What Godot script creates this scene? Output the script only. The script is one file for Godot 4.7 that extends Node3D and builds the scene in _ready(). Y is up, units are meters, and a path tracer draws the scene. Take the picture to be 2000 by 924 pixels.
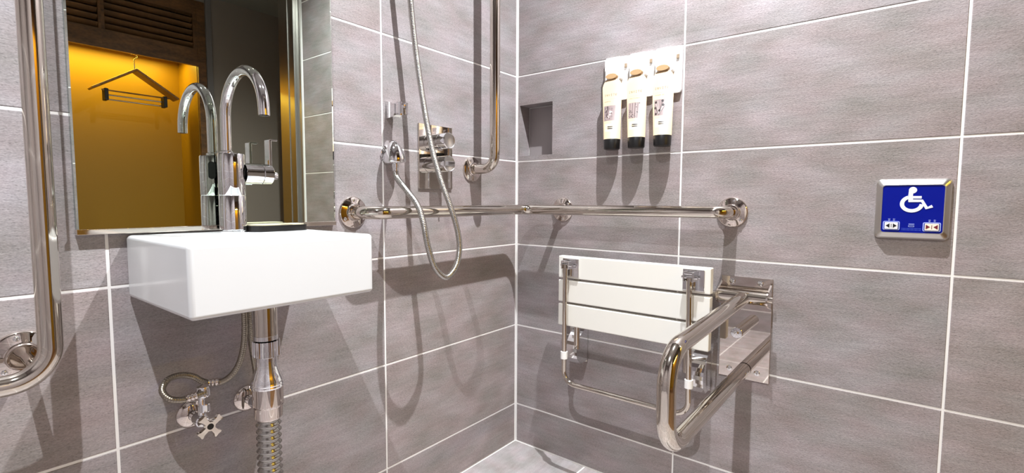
extends Node3D
# Accessible shower room: tiled corner with a basin, mirror, grab bars, a fold-down seat and a fold-up support rail.

var M := {}
var taken := {}
var tile_cache := {}
var rng := RandomNumberGenerator.new()

# ---------------------------------------------------------------- objects
func numbered(called: String) -> String:
	var n: int = taken.get(called, 0)
	taken[called] = n + 1
	return called if n == 0 else "%s_%03d" % [called, n]

func thing(called: String, label: String, category: String, at := Vector3.ZERO, group := "") -> Node3D:
	var o := Node3D.new()
	o.name = numbered(called)
	add_child(o)
	o.position = at
	o.set_meta("label", label)
	o.set_meta("category", category)
	if group != "":
		o.set_meta("group", group)
	return o

func struct(called: String, label: String, at := Transform3D.IDENTITY) -> Node3D:
	var o := Node3D.new()
	o.name = called
	add_child(o)
	o.transform = at
	o.set_meta("kind", "structure")
	o.set_meta("label", label)
	return o

# parts are modelled in world coordinates and moved into their parent's frame
func part(called: String, st: SurfaceTool, m: Material, parent: Node3D, label := "") -> MeshInstance3D:
	var o := MeshInstance3D.new()
	o.name = called
	o.mesh = st.commit()
	o.material_override = m
	parent.add_child(o, true)
	o.global_transform = Transform3D.IDENTITY
	if label != "":
		o.set_meta("label", label)
	return o

func local_part(called: String, mesh: Mesh, m: Material, parent: Node3D, at := Transform3D.IDENTITY) -> MeshInstance3D:
	var o := MeshInstance3D.new()
	o.name = called
	o.mesh = mesh
	o.material_override = m
	parent.add_child(o, true)
	o.transform = at
	return o

# ---------------------------------------------------------------- mesh building
func mb() -> SurfaceTool:
	var st := SurfaceTool.new()
	st.begin(Mesh.PRIMITIVE_TRIANGLES)
	return st

func tri(st: SurfaceTool, a: Vector3, b: Vector3, c: Vector3, na: Vector3, nb: Vector3, nc: Vector3, ua := Vector2.ZERO, ub := Vector2.ZERO, uc := Vector2.ZERO) -> void:
	var cr := (b - a).cross(c - a)
	if cr.length_squared() < 1e-18:
		return
	if cr.dot(na + nb + nc) > 0.0:
		var t := b; b = c; c = t
		t = nb; nb = nc; nc = t
		var u := ub; ub = uc; uc = u
	st.set_normal(na); st.set_uv(ua); st.add_vertex(a)
	st.set_normal(nb); st.set_uv(ub); st.add_vertex(b)
	st.set_normal(nc); st.set_uv(uc); st.add_vertex(c)

func quad(st: SurfaceTool, p: Array, n: Array, u: Array) -> void:
	tri(st, p[0], p[1], p[2], n[0], n[1], n[2], u[0], u[1], u[2])
	tri(st, p[0], p[2], p[3], n[0], n[2], n[3], u[0], u[2], u[3])

func flat(st: SurfaceTool, a: Vector3, b: Vector3, c: Vector3, d: Vector3, n: Vector3, ua := Vector2(0, 0), ub := Vector2(1, 0), uc := Vector2(1, 1), ud := Vector2(0, 1)) -> void:
	quad(st, [a, b, c, d], [n, n, n, n], [ua, ub, uc, ud])

# a box with rounded edges, centred at xf
func rbox(st: SurfaceTool, xf: Transform3D, size: Vector3, r := 0.002, seg := 2) -> void:
	var h := size * 0.5
	r = minf(r, minf(h.x, minf(h.y, h.z)) * 0.999)
	var inner := h - Vector3(r, r, r)
	var ts := []
	for ax in 3:
		var l := []
		for i in seg + 1:
			l.append(-h[ax] + r * (1.0 - tan((1.0 - float(i) / seg) * PI / 4.0)))
		for i in seg + 1:
			l.append(h[ax] - r * (1.0 - tan(float(i) / seg * PI / 4.0)))
		ts.append(l)
	for ax in 3:
		var b := (ax + 1) % 3
		var c := (ax + 2) % 3
		for s in [-1.0, 1.0]:
			var lb: Array = ts[b]
			var lc: Array = ts[c]
			for i in lb.size() - 1:
				for j in lc.size() - 1:
					var ps := []
					var ns := []
					var us := []
					for k in [[i, j], [i + 1, j], [i + 1, j + 1], [i, j + 1]]:
						var p := Vector3.ZERO
						p[ax] = h[ax] * s
						p[b] = lb[k[0]]
						p[c] = lc[k[1]]
						var q := Vector3(clampf(p.x, -inner.x, inner.x), clampf(p.y, -inner.y, inner.y), clampf(p.z, -inner.z, inner.z))
						var n := (p - q).normalized()
						ps.append(xf * (q + n * r))
						ns.append((xf.basis * n).normalized())
						us.append(Vector2(p[b], p[c]))
					quad(st, ps, ns, us)

func box(st: SurfaceTool, lo: Vector3, hi: Vector3, r := 0.0015, seg := 1) -> void:
	rbox(st, Transform3D(Basis.IDENTITY, (lo + hi) * 0.5), (hi - lo).abs(), r, seg)

func plain_box(st: SurfaceTool, lo: Vector3, hi: Vector3) -> void:
	for ax in 3:
		var b := (ax + 1) % 3
		var c := (ax + 2) % 3
		for s in 2:
			var n := Vector3.ZERO
			n[ax] = 1.0 if s == 1 else -1.0
			var ps := []
			var us := []
			for k in [[0, 0], [1, 0], [1, 1], [0, 1]]:
				var p := Vector3.ZERO
				p[ax] = hi[ax] if s == 1 else lo[ax]
				p[b] = hi[b] if k[0] == 1 else lo[b]
				p[c] = hi[c] if k[1] == 1 else lo[c]
				ps.append(p)
				us.append(Vector2(p[b], p[c]))
			quad(st, ps, [n, n, n, n], us)

func frame_to(dir: Vector3, at: Vector3) -> Transform3D:   # local y runs along dir
	var y := dir.normalized()
	var ref := Vector3.RIGHT if absf(y.x) < 0.8 else Vector3.UP
	var z := ref.cross(y).normalized()
	var x := y.cross(z).normalized()
	return Transform3D(Basis(x, y, z), at)

# profile of (radius, height) turned round the local y axis
func lathe(st: SurfaceTool, profile: Array, xf: Transform3D, sides := 32, crease := 0.75) -> void:
	var n := profile.size()
	var segn := []
	for i in n - 1:
		var d: Vector2 = profile[i + 1] - profile[i]
		segn.append(Vector2(d.y, -d.x).normalized() if d.length() > 1e-9 else Vector2.RIGHT)
	# outward: decided by the sense of the profile
	for i in n - 1:
		var na: Vector2 = segn[i]
		var nb: Vector2 = segn[i]
		if i > 0 and segn[i - 1].dot(segn[i]) > crease:
			na = (segn[i - 1] + segn[i]).normalized()
		if i < n - 2 and segn[i + 1].dot(segn[i]) > crease:
			nb = (segn[i + 1] + segn[i]).normalized()
		for k in sides:
			var t0 := TAU * k / sides
			var t1 := TAU * (k + 1) / sides
			var d0 := Vector3(cos(t0), 0, sin(t0))
			var d1 := Vector3(cos(t1), 0, sin(t1))
			var p0: Vector2 = profile[i]
			var p1: Vector2 = profile[i + 1]
			var ps := [d0 * p0.x + Vector3.UP * p0.y, d1 * p0.x + Vector3.UP * p0.y, d1 * p1.x + Vector3.UP * p1.y, d0 * p1.x + Vector3.UP * p1.y]
			var ns := [d0 * na.x + Vector3.UP * na.y, d1 * na.x + Vector3.UP * na.y, d1 * nb.x + Vector3.UP * nb.y, d0 * nb.x + Vector3.UP * nb.y]
			for q in 4:
				ps[q] = xf * ps[q]
				ns[q] = (xf.basis * ns[q]).normalized()
			quad(st, ps, ns, [Vector2(float(k) / sides, p0.y), Vector2(float(k + 1) / sides, p0.y), Vector2(float(k + 1) / sides, p1.y), Vector2(float(k) / sides, p1.y)])

# round bar along points; radius may be a number or an array
func tube(st: SurfaceTool, pts: Array, radius, sides := 20, closed := false, round_end := 0.0) -> void:
	var n := pts.size()
	var tang := []
	for i in n:
		var a: Vector3 = pts[maxi(i - 1, 0)] if not closed else pts[(i - 1 + n) % n]
		var b: Vector3 = pts[mini(i + 1, n - 1)] if not closed else pts[(i + 1) % n]
		tang.append((b - a).normalized())
	var side: Vector3 = (Vector3.UP if absf(tang[0].y) < 0.9 else Vector3.RIGHT)
	side = (side - tang[0] * side.dot(tang[0])).normalized()
	var rings := []
	var norms := []
	for i in n:
		side = (side - tang[i] * side.dot(tang[i])).normalized()
		var up: Vector3 = tang[i].cross(side)
		var r: float = radius[i] if radius is Array else radius
		var ring := []
		var nr := []
		for k in sides:
			var t := TAU * k / sides
			var d: Vector3 = side * cos(t) + up * sin(t)
			ring.append(pts[i] + d * r)
			nr.append(d)
		rings.append(ring)
		norms.append(nr)
	# tilt the normals where the radius changes
	if radius is Array:
		for i in n:
			var a := maxi(i - 1, 0)
			var b := mini(i + 1, n - 1)
			var len: float = (pts[b] - pts[a]).length()
			if len > 1e-7:
				var slope: float = (radius[b] - radius[a]) / len
				for k in sides:
					norms[i][k] = (norms[i][k] - tang[i] * slope).normalized()
	var last := n if closed else n - 1
	for i in last:
		var j := (i + 1) % n
		for k in sides:
			var l := (k + 1) % sides
			quad(st, [rings[i][k], rings[i][l], rings[j][l], rings[j][k]], [norms[i][k], norms[i][l], norms[j][l], norms[j][k]], [Vector2(float(k) / sides, i), Vector2(float(k + 1) / sides, i), Vector2(float(k + 1) / sides, j), Vector2(float(k) / sides, j)])
	if not closed:
		for e in [0, n - 1]:
			var nn: Vector3 = -tang[0] if e == 0 else tang[n - 1]
			for k in sides:
				var l := (k + 1) % sides
				tri(st, pts[e], rings[e][k], rings[e][l], nn, nn, nn)

# polyline with its corners rounded
func bent(pts: Array, r: float, steps := 10) -> Array:
	var out := [pts[0]]
	for i in range(1, pts.size() - 1):
		var a: Vector3 = (pts[i - 1] - pts[i])
		var b: Vector3 = (pts[i + 1] - pts[i])
		var half := a.angle_to(b) * 0.5
		var cut := minf(r / tan(half), minf(a.length(), b.length()) * 0.49)
		var rr := cut * tan(half)
		var p0: Vector3 = pts[i] + a.normalized() * cut
		var p1: Vector3 = pts[i] + b.normalized() * cut
		var c: Vector3 = pts[i] + (a.normalized() + b.normalized()).normalized() * (rr / sin(half))
		var v0 := p0 - c
		var ang := v0.angle_to(p1 - c)
		var axis := v0.cross(p1 - c).normalized()
		for s in steps + 1:
			out.append(c + v0.rotated(axis, ang * s / steps))
	out.append(pts[pts.size() - 1])
	return out

# smooth curve through points
func curve(pts: Array, step: float) -> Array:
	var c := Curve3D.new()
	c.bake_interval = step * 0.5
	for i in pts.size():
		var a: Vector3 = pts[maxi(i - 1, 0)]
		var b: Vector3 = pts[mini(i + 1, pts.size() - 1)]
		var t := (b - a) / 6.0
		c.add_point(pts[i], -t, t)
	var out := []
	var len := c.get_baked_length()
	var n := int(len / step)
	for i in n + 1:
		out.append(c.sample_baked(len * i / n, true))
	return out

func ribbed_hose(st: SurfaceTool, pts: Array, r: float, amp: float, pitch: float, sides := 12) -> void:
	var fine := curve(pts, pitch / 4.0)
	var rad := []
	for i in fine.size():
		rad.append(r + amp * cos(TAU * i / 4.0))
	tube(st, fine, rad, sides)

# flat shape (xy of xf) pushed out by depth along local z
func prism(st: SurfaceTool, poly: PackedVector2Array, depth: float, xf: Transform3D) -> void:
	var idx := Geometry2D.triangulate_polygon(poly)
	for z in [0.0, depth]:
		var n := (xf.basis * Vector3(0, 0, 1.0 if z > 0.0 else -1.0)).normalized()
		for i in range(0, idx.size(), 3):
			var p := []
			for k in 3:
				var v: Vector2 = poly[idx[i + k]]
				p.append(xf * Vector3(v.x, v.y, z))
			tri(st, p[0], p[1], p[2], n, n, n)
	var area := 0.0
	for i in poly.size():
		var a := poly[i]
		var b := poly[(i + 1) % poly.size()]
		area += a.cross(b)
	for i in poly.size():
		var a := poly[i]
		var b := poly[(i + 1) % poly.size()]
		var d := (b - a)
		var n2 := Vector2(d.y, -d.x).normalized() * signf(area)
		var n := (xf.basis * Vector3(n2.x, n2.y, 0)).normalized()
		flat(st, xf * Vector3(a.x, a.y, 0), xf * Vector3(b.x, b.y, 0), xf * Vector3(b.x, b.y, depth), xf * Vector3(a.x, a.y, depth), n)

func round_rect(w: float, h: float, r: float, seg := 5) -> PackedVector2Array:
	var out := PackedVector2Array()
	for c in 4:
		var cx := (w * 0.5 - r) * (1.0 if c == 0 or c == 3 else -1.0)
		var cy := (h * 0.5 - r) * (1.0 if c < 2 else -1.0)
		for s in seg + 1:
			var t := PI * 0.5 * (c + float(s) / seg)
			out.append(Vector2(cx + r * cos(t), cy + r * sin(t)))
	return out

func strip2(pts: Array, w: float) -> PackedVector2Array:   # thick open line as a polygon
	var l := PackedVector2Array()
	var rr := PackedVector2Array()
	for i in pts.size():
		var a: Vector2 = pts[maxi(i - 1, 0)]
		var b: Vector2 = pts[mini(i + 1, pts.size() - 1)]
		var d := (b - a).normalized()
		var nn := Vector2(-d.y, d.x) * w * 0.5
		l.append(pts[i] + nn)
		rr.append(pts[i] - nn)
	rr.reverse()
	l.append_array(rr)
	return l

# ---------------------------------------------------------------- materials
func mat(c: Color, rough: float, metal := 0.0, spec := 0.5) -> StandardMaterial3D:
	var m := StandardMaterial3D.new()
	m.albedo_color = c
	m.roughness = rough
	m.metallic = metal
	m.metallic_specular = spec
	return m

func grey_noise(w: int, h: int, seed_: int, freq: float, oct: int, tw: int, th: int) -> PackedByteArray:
	var f := FastNoiseLite.new()
	f.seed = seed_
	f.noise_type = FastNoiseLite.TYPE_SIMPLEX_SMOOTH
	f.frequency = freq
	f.fractal_octaves = oct
	var im := f.get_image(w, h)
	im.convert(Image.FORMAT_L8)
	if im.get_width() != tw or im.get_height() != th:
		im.resize(tw, th, Image.INTERPOLATE_CUBIC)
	return im.get_data()

# stone-look porcelain: cloudy patches, long faint streaks, fine grain
func stone_material(v: int, base: Color, rough: float, bump: float) -> StandardMaterial3D:
	var w := 1024
	var h := 512
	var patch := grey_noise(256, 256, 11 + v, 0.010, 3, w, h)
	var tint := grey_noise(256, 256, 31 + v, 0.016, 2, w, h)
	var streak := grey_noise(128, 512, 51 + v, 0.045, 3, w, h)
	var fine := grey_noise(400, 512, 71 + v, 0.16, 2, w, h)
	var speck := grey_noise(512, 512, 91 + v, 0.33, 1, w, h)
	var rgb := PackedByteArray()
	rgb.resize(w * h * 3)
	var hgt := PackedByteArray()
	hgt.resize(w * h)
	for i in w * h:
		var p := patch[i] / 255.0 - 0.5
		var t := tint[i] / 255.0 - 0.5
		var s := streak[i] / 255.0 - 0.5
		var f := fine[i] / 255.0 - 0.5
		var k := speck[i] / 255.0 - 0.5
		var l := 1.0 + 0.17 * p + 0.08 * s + 0.15 * f + 0.14 * k
		if k + f < -0.58:
			l -= 0.12
		rgb[i * 3] = clampi(int(base.r * 255.0 * (l + 0.030 * t)), 0, 255)
		rgb[i * 3 + 1] = clampi(int(base.g * 255.0 * (l - 0.018 * t)), 0, 255)
		rgb[i * 3 + 2] = clampi(int(base.b * 255.0 * (l - 0.012 * t + 0.035 * p)), 0, 255)
		hgt[i] = clampi(int(128.0 + 85.0 * f + 55.0 * s + 50.0 * k), 0, 255)
	var m := mat(Color.WHITE, rough, 0.0, 0.5)
	m.albedo_texture = ImageTexture.create_from_image(Image.create_from_data(w, h, false, Image.FORMAT_RGB8, rgb))
	m.heightmap_enabled = true
	m.heightmap_texture = ImageTexture.create_from_image(Image.create_from_data(w, h, false, Image.FORMAT_L8, hgt))
	m.heightmap_scale = bump
	return m

func wood_material(base: Color, rough: float) -> StandardMaterial3D:
	var w := 512
	var h := 256
	var a := grey_noise(64, 256, 5, 0.05, 3, w, h)
	var b := grey_noise(128, 256, 6, 0.2, 2, w, h)
	var rgb := PackedByteArray()
	rgb.resize(w * h * 3)
	for i in w * h:
		var l := 1.0 + 0.45 * (a[i] / 255.0 - 0.5) + 0.25 * (b[i] / 255.0 - 0.5)
		rgb[i * 3] = clampi(int(base.r * 255.0 * l), 0, 255)
		rgb[i * 3 + 1] = clampi(int(base.g * 255.0 * l), 0, 255)
		rgb[i * 3 + 2] = clampi(int(base.b * 255.0 * l), 0, 255)
	var m := mat(Color.WHITE, rough)
	m.albedo_texture = ImageTexture.create_from_image(Image.create_from_data(w, h, false, Image.FORMAT_RGB8, rgb))
	m.uv1_triplanar = true
	m.uv1_scale = Vector3(1.5, 1.5, 1.5)
	return m

func make_materials() -> void:
	var tones := [Color(0.588, 0.553, 0.553), Color(0.578, 0.550, 0.550), Color(0.594, 0.555, 0.551)]
	M.tile = []
	for v in 3:
		M.tile.append(stone_material(v, tones[v], 0.5, 0.06))
	M.floor_tile = [stone_material(7, Color(0.645, 0.612, 0.608), 0.45, 0.02), stone_material(8, Color(0.635, 0.608, 0.606), 0.45, 0.02)]
	M.grout = mat(Color(0.93, 0.92, 0.91), 0.8)
	M.plaster = mat(Color(0.80, 0.80, 0.79), 0.8)
	M.chrome = mat(Color(0.94, 0.94, 0.945), 0.04, 1.0)
	M.steel = mat(Color(0.84, 0.81, 0.77), 0.075, 1.0)
	M.polished = mat(Color(0.86, 0.82, 0.79), 0.025, 1.0)
	M.brushed = mat(Color(0.80, 0.79, 0.775), 0.30, 1.0)
	M.hose = mat(Color(0.72, 0.71, 0.69), 0.2, 1.0)
	M.mirror = mat(Color(0.86, 0.89, 0.85), 0.0, 1.0)
	M.mirror_edge = mat(Color(0.55, 0.60, 0.57), 0.1, 0.7)
	M.ceramic = mat(Color(0.855, 0.86, 0.865), 0.16)
	M.seat = mat(Color(0.925, 0.915, 0.885), 0.4)
	M.white_plastic = mat(Color(0.95, 0.94, 0.93), 0.35)
	M.black_plastic = mat(Color(0.07, 0.065, 0.065), 0.35)
	M.dark_stone = mat(Color(0.09, 0.08, 0.075), 0.3)
	M.tray_top = mat(Color(0.80, 0.77, 0.66), 0.35)
	M.scoop_shade = mat(Color(0.78, 0.64, 0.47), 0.5)  # beige stands in for shade in the hollow below the clamp tab
	M.lock = mat(Color(0.62, 0.54, 0.45), 0.5)
	M.seam_dark = mat(Color(0.12, 0.12, 0.12), 0.6)  # near-black for the thin seam at the rail end
	M.recess = mat(Color(0.16, 0.15, 0.14), 0.6)
	M.sign_blue = mat(Color(0.0, 0.07, 0.53), 0.4, 0.0, 0.3)
	M.sign_white = mat(Color(0.93, 0.94, 0.97), 0.5)
	M.sign_pale = mat(Color(0.62, 0.68, 0.92), 0.5)
	M.sign_print = mat(Color(0.25, 0.36, 0.80), 0.5)
	M.button_white = mat(Color(0.93, 0.93, 0.93), 0.4)
	M.button_cream = mat(Color(0.95, 0.91, 0.84), 0.4)
	M.arrow_black = mat(Color(0.05, 0.05, 0.09), 0.5)
	M.arrow_red = mat(Color(0.44, 0.08, 0.15), 0.5)
	M.wood = wood_material(Color(0.42, 0.29, 0.17), 0.45)
	M.hall_wall = mat(Color(0.56, 0.515, 0.48), 0.6)
	M.hall_trim = mat(Color(0.48, 0.46, 0.46), 0.5)
	M.hall_ceiling = mat(Color(0.52, 0.52, 0.50), 0.8)
	M.hall_floor = wood_material(Color(0.45, 0.35, 0.26), 0.4)
	M.niche_panel = mat(Color(0.56, 0.41, 0.02), 0.5)
	M.hanger_wood = wood_material(Color(0.62, 0.44, 0.20), 0.4)
	M.lamp = mat(Color.WHITE, 0.5)
	M.lamp.emission_enabled = true
	M.lamp.emission = Color(1.0, 0.97, 0.93)
	M.lamp.emission_energy_multiplier = 14.0
	M.lamp_warm = mat(Color.WHITE, 0.5)
	M.lamp_warm.emission_enabled = true
	M.lamp_warm.emission = Color(1.0, 0.80, 0.30)
	M.lamp_warm.emission_energy_multiplier = 2.0

# ---------------------------------------------------------------- tiles
const GAP := 0.0048

func tile_mesh(w: float, h: float, flip: int, full: Vector2) -> Mesh:
	var key := "%.4f_%.4f_%d_%.2f" % [w, h, flip, full.x]
	if tile_cache.has(key):
		return tile_cache[key]
	var st := mb()
	var c := 0.0012
	var hw := w * 0.5
	var hh := h * 0.5
	var uv := func(x: float, y: float) -> Vector2:
		var u := (x + hw) / full.x
		var v := (y + hh) / full.y
		if flip & 1:
			u = 1.0 - u
		if flip & 2:
			v = 1.0 - v
		return Vector2(u, v)
	var o := [Vector2(-hw, -hh), Vector2(hw, -hh), Vector2(hw, hh), Vector2(-hw, hh)]
	var i := [Vector2(-hw + c, -hh + c), Vector2(hw - c, -hh + c), Vector2(hw - c, hh - c), Vector2(-hw + c, hh - c)]
	var P := func(v: Vector2, z: float) -> Vector3: return Vector3(v.x, v.y, z)
	flat(st, P.call(i[0], 0), P.call(i[1], 0), P.call(i[2], 0), P.call(i[3], 0), Vector3(0, 0, 1), uv.call(i[0].x, i[0].y), uv.call(i[1].x, i[1].y), uv.call(i[2].x, i[2].y), uv.call(i[3].x, i[3].y))
	var sides := [Vector3(0, -1, 0), Vector3(1, 0, 0), Vector3(0, 1, 0), Vector3(-1, 0, 0)]
	for k in 4:
		var l := (k + 1) % 4
		var n: Vector3 = (sides[k] + Vector3(0, 0, 1.6)).normalized()
		flat(st, P.call(o[k], -c * 0.7), P.call(o[l], -c * 0.7), P.call(i[l], 0), P.call(i[k], 0), n, uv.call(o[k].x, o[k].y), uv.call(o[l].x, o[l].y), uv.call(i[l].x, i[l].y), uv.call(i[k].x, i[k].y))
		flat(st, P.call(o[k], -0.007), P.call(o[l], -0.007), P.call(o[l], -c * 0.7), P.call(o[k], -c * 0.7), sides[k], uv.call(o[k].x, o[k].y), uv.call(o[l].x, o[l].y), uv.call(o[l].x, o[l].y), uv.call(o[k].x, o[k].y))
	tile_cache[key] = st.commit()
	return tile_cache[key]

# us: edges along local x, rows: edges along local y; skip: "column,row" keys left out
func lay_tiles(wall: Node3D, us: Array, rows: Array, mats: Array, full: Vector2, skip := {}) -> void:
	for a in us.size() - 1:
		for b in rows.size() - 1:
			if skip.has("%d,%d" % [a, b]):
				continue
			var w: float = us[a + 1] - us[a] - GAP
			var h: float = rows[b + 1] - rows[b] - GAP
			var flip := rng.randi_range(0, 3)
			var o := local_part("tile", tile_mesh(w, h, flip, full), mats[rng.randi_range(0, mats.size() - 1)], wall)
			o.position = Vector3((us[a] + us[a + 1]) * 0.5, (rows[b] + rows[b + 1]) * 0.5, 0)

const ROWS := [0.0, 0.144, 0.444, 0.744, 1.044, 1.344, 1.644, 1.944, 2.244, 2.35]
const CEIL := 2.35
const DOOR_Z := 1.48

# ---------------------------------------------------------------- fittings
func screw(parent: Node3D, at: Vector3, out: Vector3, r := 0.0045) -> void:
	var xf := frame_to(out, at)
	var st := mb()
	lathe(st, [Vector2(r, -0.001), Vector2(r, 0.0006), Vector2(r * 0.85, 0.0016), Vector2(r * 0.5, 0.0022), Vector2(0.0, 0.0024)], xf, 16)
	var s := part("screw", st, M.chrome, parent)
	var c := mb()
	rbox(c, xf * Transform3D(Basis.IDENTITY, Vector3(0, 0.0023, 0)), Vector3(r * 1.1, 0.0007, r * 0.28), 0.0002, 1)
	rbox(c, xf * Transform3D(Basis.IDENTITY, Vector3(0, 0.0023, 0)), Vector3(r * 0.28, 0.0007, r * 1.1), 0.0002, 1)
	part("cross_slot", c, M.brushed, s)

func flange(parent: Node3D, at: Vector3, out: Vector3, turn := 0.0, r := 0.0405) -> void:
	var xf := frame_to(out, at)
	var st := mb()
	lathe(st, [Vector2(r, 0.0), Vector2(r, 0.0028), Vector2(r * 0.975, 0.0048), Vector2(r * 0.93, 0.0062), Vector2(r * 0.60, 0.0085), Vector2(r * 0.555, 0.0095), Vector2(r * 0.54, 0.013), Vector2(r * 0.50, 0.015), Vector2(r * 0.40, 0.0152), Vector2(r * 0.30, 0.0135), Vector2(0.0, 0.0135)], xf, 48, 0.8)
	var f := part("flange", st, M.polished, parent)
	for k in 3:
		var t := turn + TAU * k / 3.0
		var o := xf * Vector3(cos(t) * r * 0.76, 0.0070, sin(t) * r * 0.76)
		screw(f, o, out)

# ---------------------------------------------------------------- build
func _ready() -> void:
	rng.seed = 20240607
	make_materials()

	# --- camera
	var cam := Camera3D.new()
	cam.name = "camera"
	add_child(cam)
	var yaw := deg_to_rad(51.6943)
	var pitch := deg_to_rad(-4.1701)
	var roll := deg_to_rad(0.2745)
	var fw := Vector3(sin(yaw) * cos(pitch), sin(pitch), -cos(yaw) * cos(pitch))
	var rt := Vector3(cos(yaw), 0, sin(yaw))
	var up := rt.cross(fw)
	var r2 := rt * cos(roll) + up * sin(roll)
	var u2 := -rt * sin(roll) + up * cos(roll)
	cam.transform = Transform3D(Basis(r2, u2, -fw), Vector3(-1.4328, 0.9031, 1.1112))
	cam.fov = rad_to_deg(2.0 * atan(462.0 / 968.07))
	cam.near = 0.02
	cam.far = 30.0
	cam.current = true

	# --- environment
	var we := WorldEnvironment.new()
	we.name = "world_environment"
	var env := Environment.new()
	env.background_mode = Environment.BG_COLOR
	env.background_color = Color(0.02, 0.02, 0.02)
	env.ambient_light_source = Environment.AMBIENT_SOURCE_DISABLED
	env.tonemap_mode = Environment.TONE_MAPPER_LINEAR
	env.tonemap_exposure = 1.06
	env.sdfgi_enabled = true
	env.ssao_enabled = true
	env.ssil_enabled = true
	we.environment = env
	add_child(we)

	# --- lights of the room: two recessed downlights over the middle line
	downlight(Vector3(-0.44, CEIL, 0.79), 5.5, 70.0, "round recessed ceiling downlight above the shower corner")
	downlight(Vector3(-1.50, CEIL, 0.78), 5.0, 58.0, "round recessed ceiling downlight above the left of the basin")

	build_shell()
	build_hall()
	build_mirror()
	build_basin()
	build_faucet()
	build_plumbing()
	build_grab_bars()
	build_shower()
	build_dispensers()
	build_seat()
	build_support_rail()
	build_sign()

func downlight(at: Vector3, energy: float, cone: float, label: String) -> void:
	var d := thing("ceiling_downlight", label, "downlight", at, "ceiling downlights")
	var st := mb()
	lathe(st, [Vector2(0.062, 0.0), Vector2(0.062, -0.003), Vector2(0.055, -0.006), Vector2(0.046, -0.006), Vector2(0.042, -0.001)], Transform3D(Basis.IDENTITY, at), 40)
	part("trim_ring", st, M.white_plastic, d)
	var e := mb()
	lathe(e, [Vector2(0.0425, -0.0008), Vector2(0.0, -0.0009)], Transform3D(Basis.IDENTITY, at), 32)
	part("lamp_face", e, M.lamp, d)
	var l := SpotLight3D.new()
	l.name = "downlight_lamp"
	d.add_child(l, true)
	l.position = Vector3(0, -0.02, 0)
	l.rotation = Vector3(-PI / 2, 0, 0)
	l.light_color = Color(0.97, 0.985, 1.0)
	l.light_energy = energy
	l.light_size = 0.010
	l.spot_angle = cone
	l.spot_angle_attenuation = 1.0
	l.spot_range = 8.0
	l.spot_attenuation = 2.0
	l.shadow_enabled = true

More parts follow.
